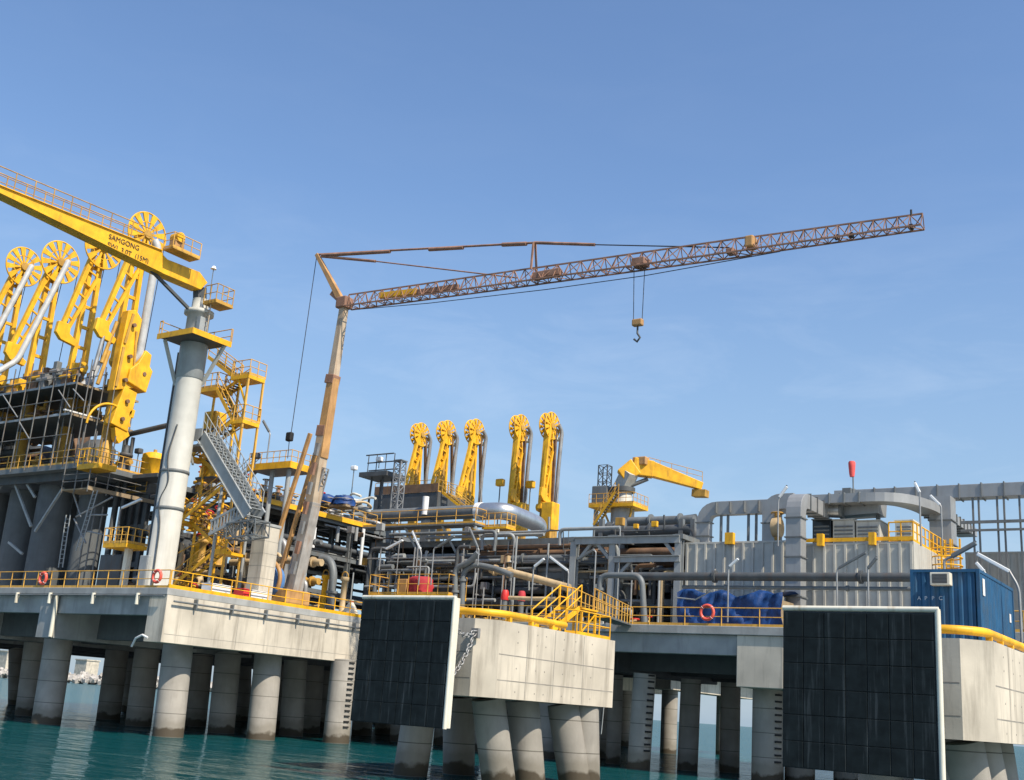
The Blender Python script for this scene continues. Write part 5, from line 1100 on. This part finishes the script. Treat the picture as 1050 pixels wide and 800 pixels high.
td = duct('tall square grey duct with flanged joints in front of the ribbed units', [(c.x, 72.6, DZ), (c.x, 72.6, ztop), (c.x+.1, 77.5, ztop), ], 1.05, 1.0, 1.0, flange=1.2)
MB().lathe((c.x, 72.6, DZ+.004), [(1.25, 0), (1.25, .5), (.9, 1.3)], 4).build('flared_base', DUCT, td)
zA = P(870, 512.5, Y=77).z
duct('grey roof duct that curves back over the ribbed unit', [(P(824, 507, Y=77).x, 77, zA), (P(915, 507, Y=77).x, 77, zA), (P(915, 507, Y=77).x+1.2, 80, zA), (P(915, 507, Y=77).x+1.4, 92, zA)], 1.4, .62, 2.0, flange=1.0)
zL = P(960, 506.5, Y=84).z
duct('long straight grey duct running off high beyond the container', [(P(858, 510, Y=84).x, 84, zL), (P(858, 510, Y=84).x+45, 84, zL)], 1.2, .95, .2, flange=1.5)
pr_ = P(968, 530, Y=83); duct('grey duct riser dropping behind the yellow ladder cage', [(pr_.x, 82.6, zL-.6), (pr_.x, 82.6, 14.5)], 1.5, 1.4, .2)
for px in (1000, 1006, 1025, 1032, 1048): p = P(px, 540, Y=84); tag(MB().box(p.x-.06, p.x+.06, 83.45, 83.6, DZ, zL-.48).build('duct_post', GRY), 'slender grey post under the long straight duct', 'steel post', 'posts under the long duct')
for k in range(9): x = P(1048, 540, Y=84).x+2.4+k*2.6; tag(MB().box(x-.06, x+.06, 83.45, 83.6, DZ, zL-.48).build('duct_post', GRY), 'slender grey post under the long straight duct', 'steel post', 'posts under the long duct')
p = P(985, 536, Y=83.3); tag(MB().box(p.x, p.x+32, 83.2, 83.35, p.z-.1, p.z+.1).build('cross_rail', GRY), 'thin grey rail crossing the posts under the long duct, upper of two', 'rail'); tag(MB().box(p.x, p.x+32, 83.2, 83.35, p.z-.65, p.z-.5).build('cross_rail', GRY), 'thin grey rail crossing the posts under the long duct, lower of two', 'rail')
p, q = P(830, 523, Y=77.6), P(862, 524, Y=77.6); o = thing('round_duct', 'pale round duct on the roof below the curved duct', 'duct', p); MB().tube(p, q, .5, 20).build('casing', ALU, o); MB().tube(q, q+V((.2, 0, 0)), .58, 20).build('flange', GRY, o); MB().tube((p.x+1, p.y, p.z-.5), (p.x+1, p.y, zu), .12, 8).build('support', GRY, o)
p = P(887, 521, Y=78.5); o = thing('duct_hopper', 'grey tapered hopper under the curved roof duct', 'hopper', p); MB().bar(p+V((-1.5, 0, .1)), p+V((1.2, 0, -.1)), 1.6, 1.5, 1.9, .9).build('casing', DUCT, o); MB().bar((p.x+.9, p.y, p.z-.4), (p.x+.9, p.y, zu), .25).build('support', GRY, o); MB().cbox(p+V((-1.5, 0, .1)), .12, 1.8, 1.7).build('flange', GRY, o)
# roof boxes of unit two
for px0, px1, py0, py1, mt, lb in ((833, 852, 533, 551, GLASS, 'dark louvred roof cabinet nearest the tall square duct'), (854, 876, 533, 551, LOUV, 'beige roof cabinet beside the dark louvred one'), (878, 902, 534, 552, LOUV, 'wide beige roof cabinet in the middle of the unit roof'), (918, 936, 534, 552, CREAM, 'pale roof cabinet within the yellow roof railing')):
    p, q = P(px0, py1+3, Y=77.2), P(px1, py0, Y=77.2); o = thing('roof_cabinet', lb, 'cabinet', (p.x, 77.2, zu)); MB().box(p.x, q.x, 77.2, 79.2, zu, q.z).build('body', mt, o, .03)
    g = MB()
    for k in range(5): zz = zu+.25+(q.z-zu-.5)*k/5; g.box(p.x+.12, q.x-.12, 77.15, 77.198, zz, zz+.12)
    g.build('louvre_slats', GRY, o); MB().box(p.x-.05, q.x+.05, 77.12, 79.25, q.z+.003, q.z+.08).build('lid', mt if mt is not GLASS else GRY, o)
zu2 = P(880, 556, Y=UY).z
tag(MB().box(P(826, 553, Y=UY).x, xb_, UY-.08, UY-.005, zu2+.05, zu2+.3).build('roof_kerb', YEL), 'yellow kerb strip along the roof of the ribbed unit beside the container', 'kerb')
for px in (842, 895): p = P(px, 552, Y=UY-.2); tag(MB().box(p.x-.2, p.x+.2, UY-.5, UY-.09, zu2-.25, zu2+.55).build('lifting_lug', YEL), 'yellow lifting lug on the edge of the ribbed unit roof', 'lifting lug', 'yellow lifting lugs on the unit roofs')
p = P(749, 552, Y=UY-.2); tag(MB().box(p.x-.3, p.x+.3, UY-.5, UY-.09, zu-.25, zu+.55).build('lifting_lug', YEL), 'yellow lifting lug on the edge of the ribbed unit roof', 'lifting lug', 'yellow lifting lugs on the unit roofs')
railing([(P(911, 550, Y=UY).x, UY+.1, zu2), (xb_-.05, UY+.1, zu2), (xb_-.05, UY+9.8, zu2)], YEL, label='yellow guard railing on the roof corner of the ribbed unit', step=1.0, r=.05, h=1.25)
p = P(970, 565, Y=79); o = thing('ladder_cage', 'yellow caged ladder stair beside the ribbed unit behind the container', 'ladder', (p.x, 79, DZ)); 
for k in range(4): x = p.x-.9+k*.6; MB().bar((x, 79, DZ), (x, 79, zu2+.9), .11).build('upright', YEL, o)
g = MB()
for k in range(12): zz = DZ+.5+k*.55; g.torus((p.x-.0, 79.1, zz), (0, 0, 1), 1.0, .05, 16, 5)
g.build('hoops', YEL, o); g = MB(); ladder(g, (p.x, 79.9, DZ), (p.x, 79.9, zu2+1)); g.build('rungs', YEL, o)
c = P(797, 541, Y=75); o = thing('valve_unit', 'tan valve hanging beside the tall square duct', 'valve', c); MB().tube(c-V((.25, 0, 0)), c+V((.25, 0, 0)), .7, 16).build('body', TANP, o); MB().tube(c+V((0, 0, -1)), c+V((0, 0, 1)), .2, 10).build('stem', YOLD, o); MB().torus(c+Z*1.0, (0, 0, 1), .4, .06, 14, 6).build('handwheel', YOLD, o)
# windsock
p = P(875, 503, Y=79); q = P(874, 489, Y=79); t = P(873.5, 474, Y=79); SOCK = mat('faded_red_cloth', (.72, .10, .09), .8, var=.15); o = thing('windsock', 'limp red windsock on a thin pole above the roof ducts', 'windsock', (p.x, 79, p.z-.6)); MB().tube((p.x, 79, p.z-1.0), (q.x+.05, 79, q.z), .05, 6).build('pole', GRY, o); MB().lathe((t.x, 79, q.z), [(.16, 0), (.20, .2), (.25, .75), (.26, 1.0), (.2, 1.12)], 10).build('sock', SOCK, o); MB().cbox((p.x-.4, 79, p.z-.3), .6, .6, .9).build('cabinet', GRY, o)
# blue tarpaulin over stacked goods
p, q = P(694, 634, Y=69.2), P(802, 604, Y=69.2); o = thing('tarpaulin_stack', 'stack of goods sheeted in rumpled blue tarpaulin behind the lifebuoy', 'sheeted goods', (p.x, 69.2, DZ)); g = MB(); nx_, nz_ = 46, 12; vs = []
hz = q.z-DZ+.1
for j in range(nz_+1):
    for i in range(nx_+1):
        u = i/nx_; v = j/nz_; edge = .15*math.sin(u*9)+.1*math.sin(u*23+1); hh = hz*(.90+.05*math.sin(u*7+.6)+.03*math.sin(u*19))
        if v < .7: yy = 69.2+.13*math.sin(u*26+v*9)*(1-v*.3)+.07*math.sin(u*71-v*11)+.10*math.sin(u*13+v*14)+random.uniform(-.05, .05); zz = DZ+hh*v/.7+random.uniform(-.03, .03)
        else: w2 = (v-.7)/.3; yy = 69.2+w2*3.0+.1*random.random(); zz = DZ+hh+.12*math.sin(u*17+w2*5)+.05*random.random()
        vs.append((p.x+(q.x-p.x)*u, yy, zz))
g.add(vs, [(j*(nx_+1)+i, j*(nx_+1)+i+1, (j+1)*(nx_+1)+i+1, (j+1)*(nx_+1)+i) for j in range(nz_) for i in range(nx_)], True); g.build('tarpaulin', TARP, o); MB().box(p.x+.3, q.x-.3, 69.7, 72.0, DZ, DZ+hz*.75).build('pallet_load', WOOD, o); MB().path([(p.x+.1, 68.95, DZ+hz*.75), (p.x+1.5, 68.75, DZ+hz*.7), (p.x+2.6, 68.8, DZ+hz*.9)], .05, 6).build('rope', LGRY, o)
# pipes above the rack to the ducts
pipe(pp([(618, 541), (640, 540.5), (714, 531)], 88), .34, DGRY, 'dark pipe over the rack, lower of two leading to the ducts', None)
pipe([P(645, 535, Y=84), P(712, 533, Y=84)], .38, GRY, 'dark grey pipe over the rack, upper of two leading to the ducts', None)
pipe([P(612, 546, Y=80), P(712, 543, Y=80), P(714, 556, Y=80)], .42, DGRY, 'thick dark pipe bending down beside the slim duct', None)
for px in (618, 640, 700, 712): p = P(px, 548, Y=80); tag(MB().box(p.x-.18, p.x+.18, 79.6, 80, BZ, P(px, 533, Y=80).z).build('pipe_post', GRY), 'short grey post carrying the dark pipes over the rack', 'steel post', 'posts under the upper pipes')
for k in range(7): p = P(random.uniform(575, 612), 530, Y=99); tag(MB().tube((p.x, 99, BZ), (p.x, 99, BZ+random.uniform(1.5, 5)), .05, 5).build('thin_pole', GRY), 'thin grey pole standing among the pipes near the last far arm', 'pole', 'thin poles near the far arms')
# ------------------------------------------------------------------ container on the second dolphin
CYF = 46.2; ca, cb = P(933, 584, Y=CYF), P(1004, 583, Y=CYF); cz1 = (ca.z+cb.z)/2; cz0 = 6.5; cx0, cx1 = ca.x, cb.x; cl = 6.2
o = thing('shipping_container', 'weathered blue shipping container with an air conditioner on its end, on the dolphin', 'container', (cx0, CYF, cz0))
g = MB(); n = 7; w_ = (cx1-cx0-.2)/n; poly = []
for i in range(n):
    x = cx0+.1+i*w_; poly += [(x, 0), (x+w_*.3, 0), (x+w_*.5, .07), (x+w_*.8, .07)]
poly.append((cx1-.1, 0))
g.prism([V((x, CYF+.03+d, cz0+.12)) for x, d in poly]+[V((cx1-.1, CYF+.2, cz0+.12)), V((cx0+.1, CYF+.2, cz0+.12))], (0, 0, cz1-cz0-.24)); g.build('end_wall', BLUE, o)
g = MB(); n = 20; w_ = (cl-.2)/n; poly = []
for i in range(n): y = CYF+.1+i*w_; poly += [(y, 0), (y+w_*.3, 0), (y+w_*.5, .03), (y+w_*.8, .03)]
poly.append((CYF+cl-.1, 0))
g.prism([V((cx1-.02-d, y, cz0+.12)) for y, d in poly]+[V((cx1-.2, CYF+cl-.1, cz0+.12)), V((cx1-.2, CYF+.1, cz0+.12))], (0, 0, cz1-cz0-.24)); g.build('side_wall', BLUE, o)
g = MB()
for x in (cx0, cx1-.12):
    for y in (CYF, CYF+cl-.12): g.box(x, x+.12, y, y+.12, cz0, cz1)
for z in (cz0, cz1-.12): g.box(cx0+.121, cx1-.121, CYF+.005, CYF+.11, z, z+.118); g.box(cx0+.121, cx1-.121, CYF+cl-.11, CYF+cl-.005, z, z+.118); g.box(cx1-.11, cx1-.004, CYF+.121, CYF+cl-.121, z, z+.118); g.box(cx0+.004, cx0+.11, CYF+.121, CYF+cl-.121, z, z+.118)
g.build('corner_frame', BLUE, o); MB().box(cx0+.12, cx1-.13, CYF+.21, CYF+cl-.12, cz1-.10, cz1-.02).build('roof', BLUE, o); MB().box(cx0+.02, cx0+.1, CYF+.13, CYF+cl-.13, cz0+.13, cz1-.13).build('side_wall', BLUE, o)
MB().box(cx0+.13, cx1-.22, CYF+.25, CYF+cl-.12, cz0+.05, cz0+.15).build('floor', WOOD, o)
a_, b_ = P(954, 600, Y=CYF-.3), P(974, 587, Y=CYF-.3); ac = MB().box(a_.x, b_.x, CYF-.35, CYF+.05, a_.z, b_.z).build('air_conditioner', CREAM, o, .02)
MB().box(a_.x+.08, b_.x-.10, CYF-.365, CYF-.352, a_.z+.07, b_.z-.06).build('grille', DGRY, ac)
g = MB()
for k in range(6): zz = a_.z+.10+(b_.z-a_.z-.22)*k/5; g.box(a_.x+.09, b_.x-.11, CYF-.375, CYF-.366, zz, zz+.02)
g.build('grille_slats', GRY, ac)
for k, ch in enumerate('APPC'): p = P(940.5+k*7.3, 615.2, Y=CYF); text(ch, .21, (p.x, CYF+.02, p.z), V((1, 0, 0)), Z, TXW, o)
text('1 2', .0001, (cx1, CYF, cz1), V((0, 1, 0)), Z, TXW, o) if False else None
MB().box(cx1-.004, cx1+.004, CYF+.5, CYF+.85, cz1-.95, cz1-.3).build('paper_notice', WHT, o); MB().box(cx1-.004, cx1+.004, CYF+5.2, CYF+5.5, cz0+1.5, cz0+1.85).build('paper_notice', WHT, o)
p = P(1043, 662, Y=50); o = thing('ladder_cage', 'yellow ladder frame standing at the far edge of the container dolphin', 'ladder', (-8.9, 51, 6.3)); g = MB(); ladder(g, (-8.75, 51.2, 6.3), (-8.75, 51.2, 8.2), .5, V((.6, .8, 0)).normalized()); g.build('rungs', YEL, o); MB().cbox((-8.95, 52.0, 6.7), .3, .5, .8).build('gate_box', ORA, o, .03)
MB().bar((-8.75, 51.2, 6.32), (-8.95, 52, 6.35), .3, .05).build('foot_plate', YEL, o)
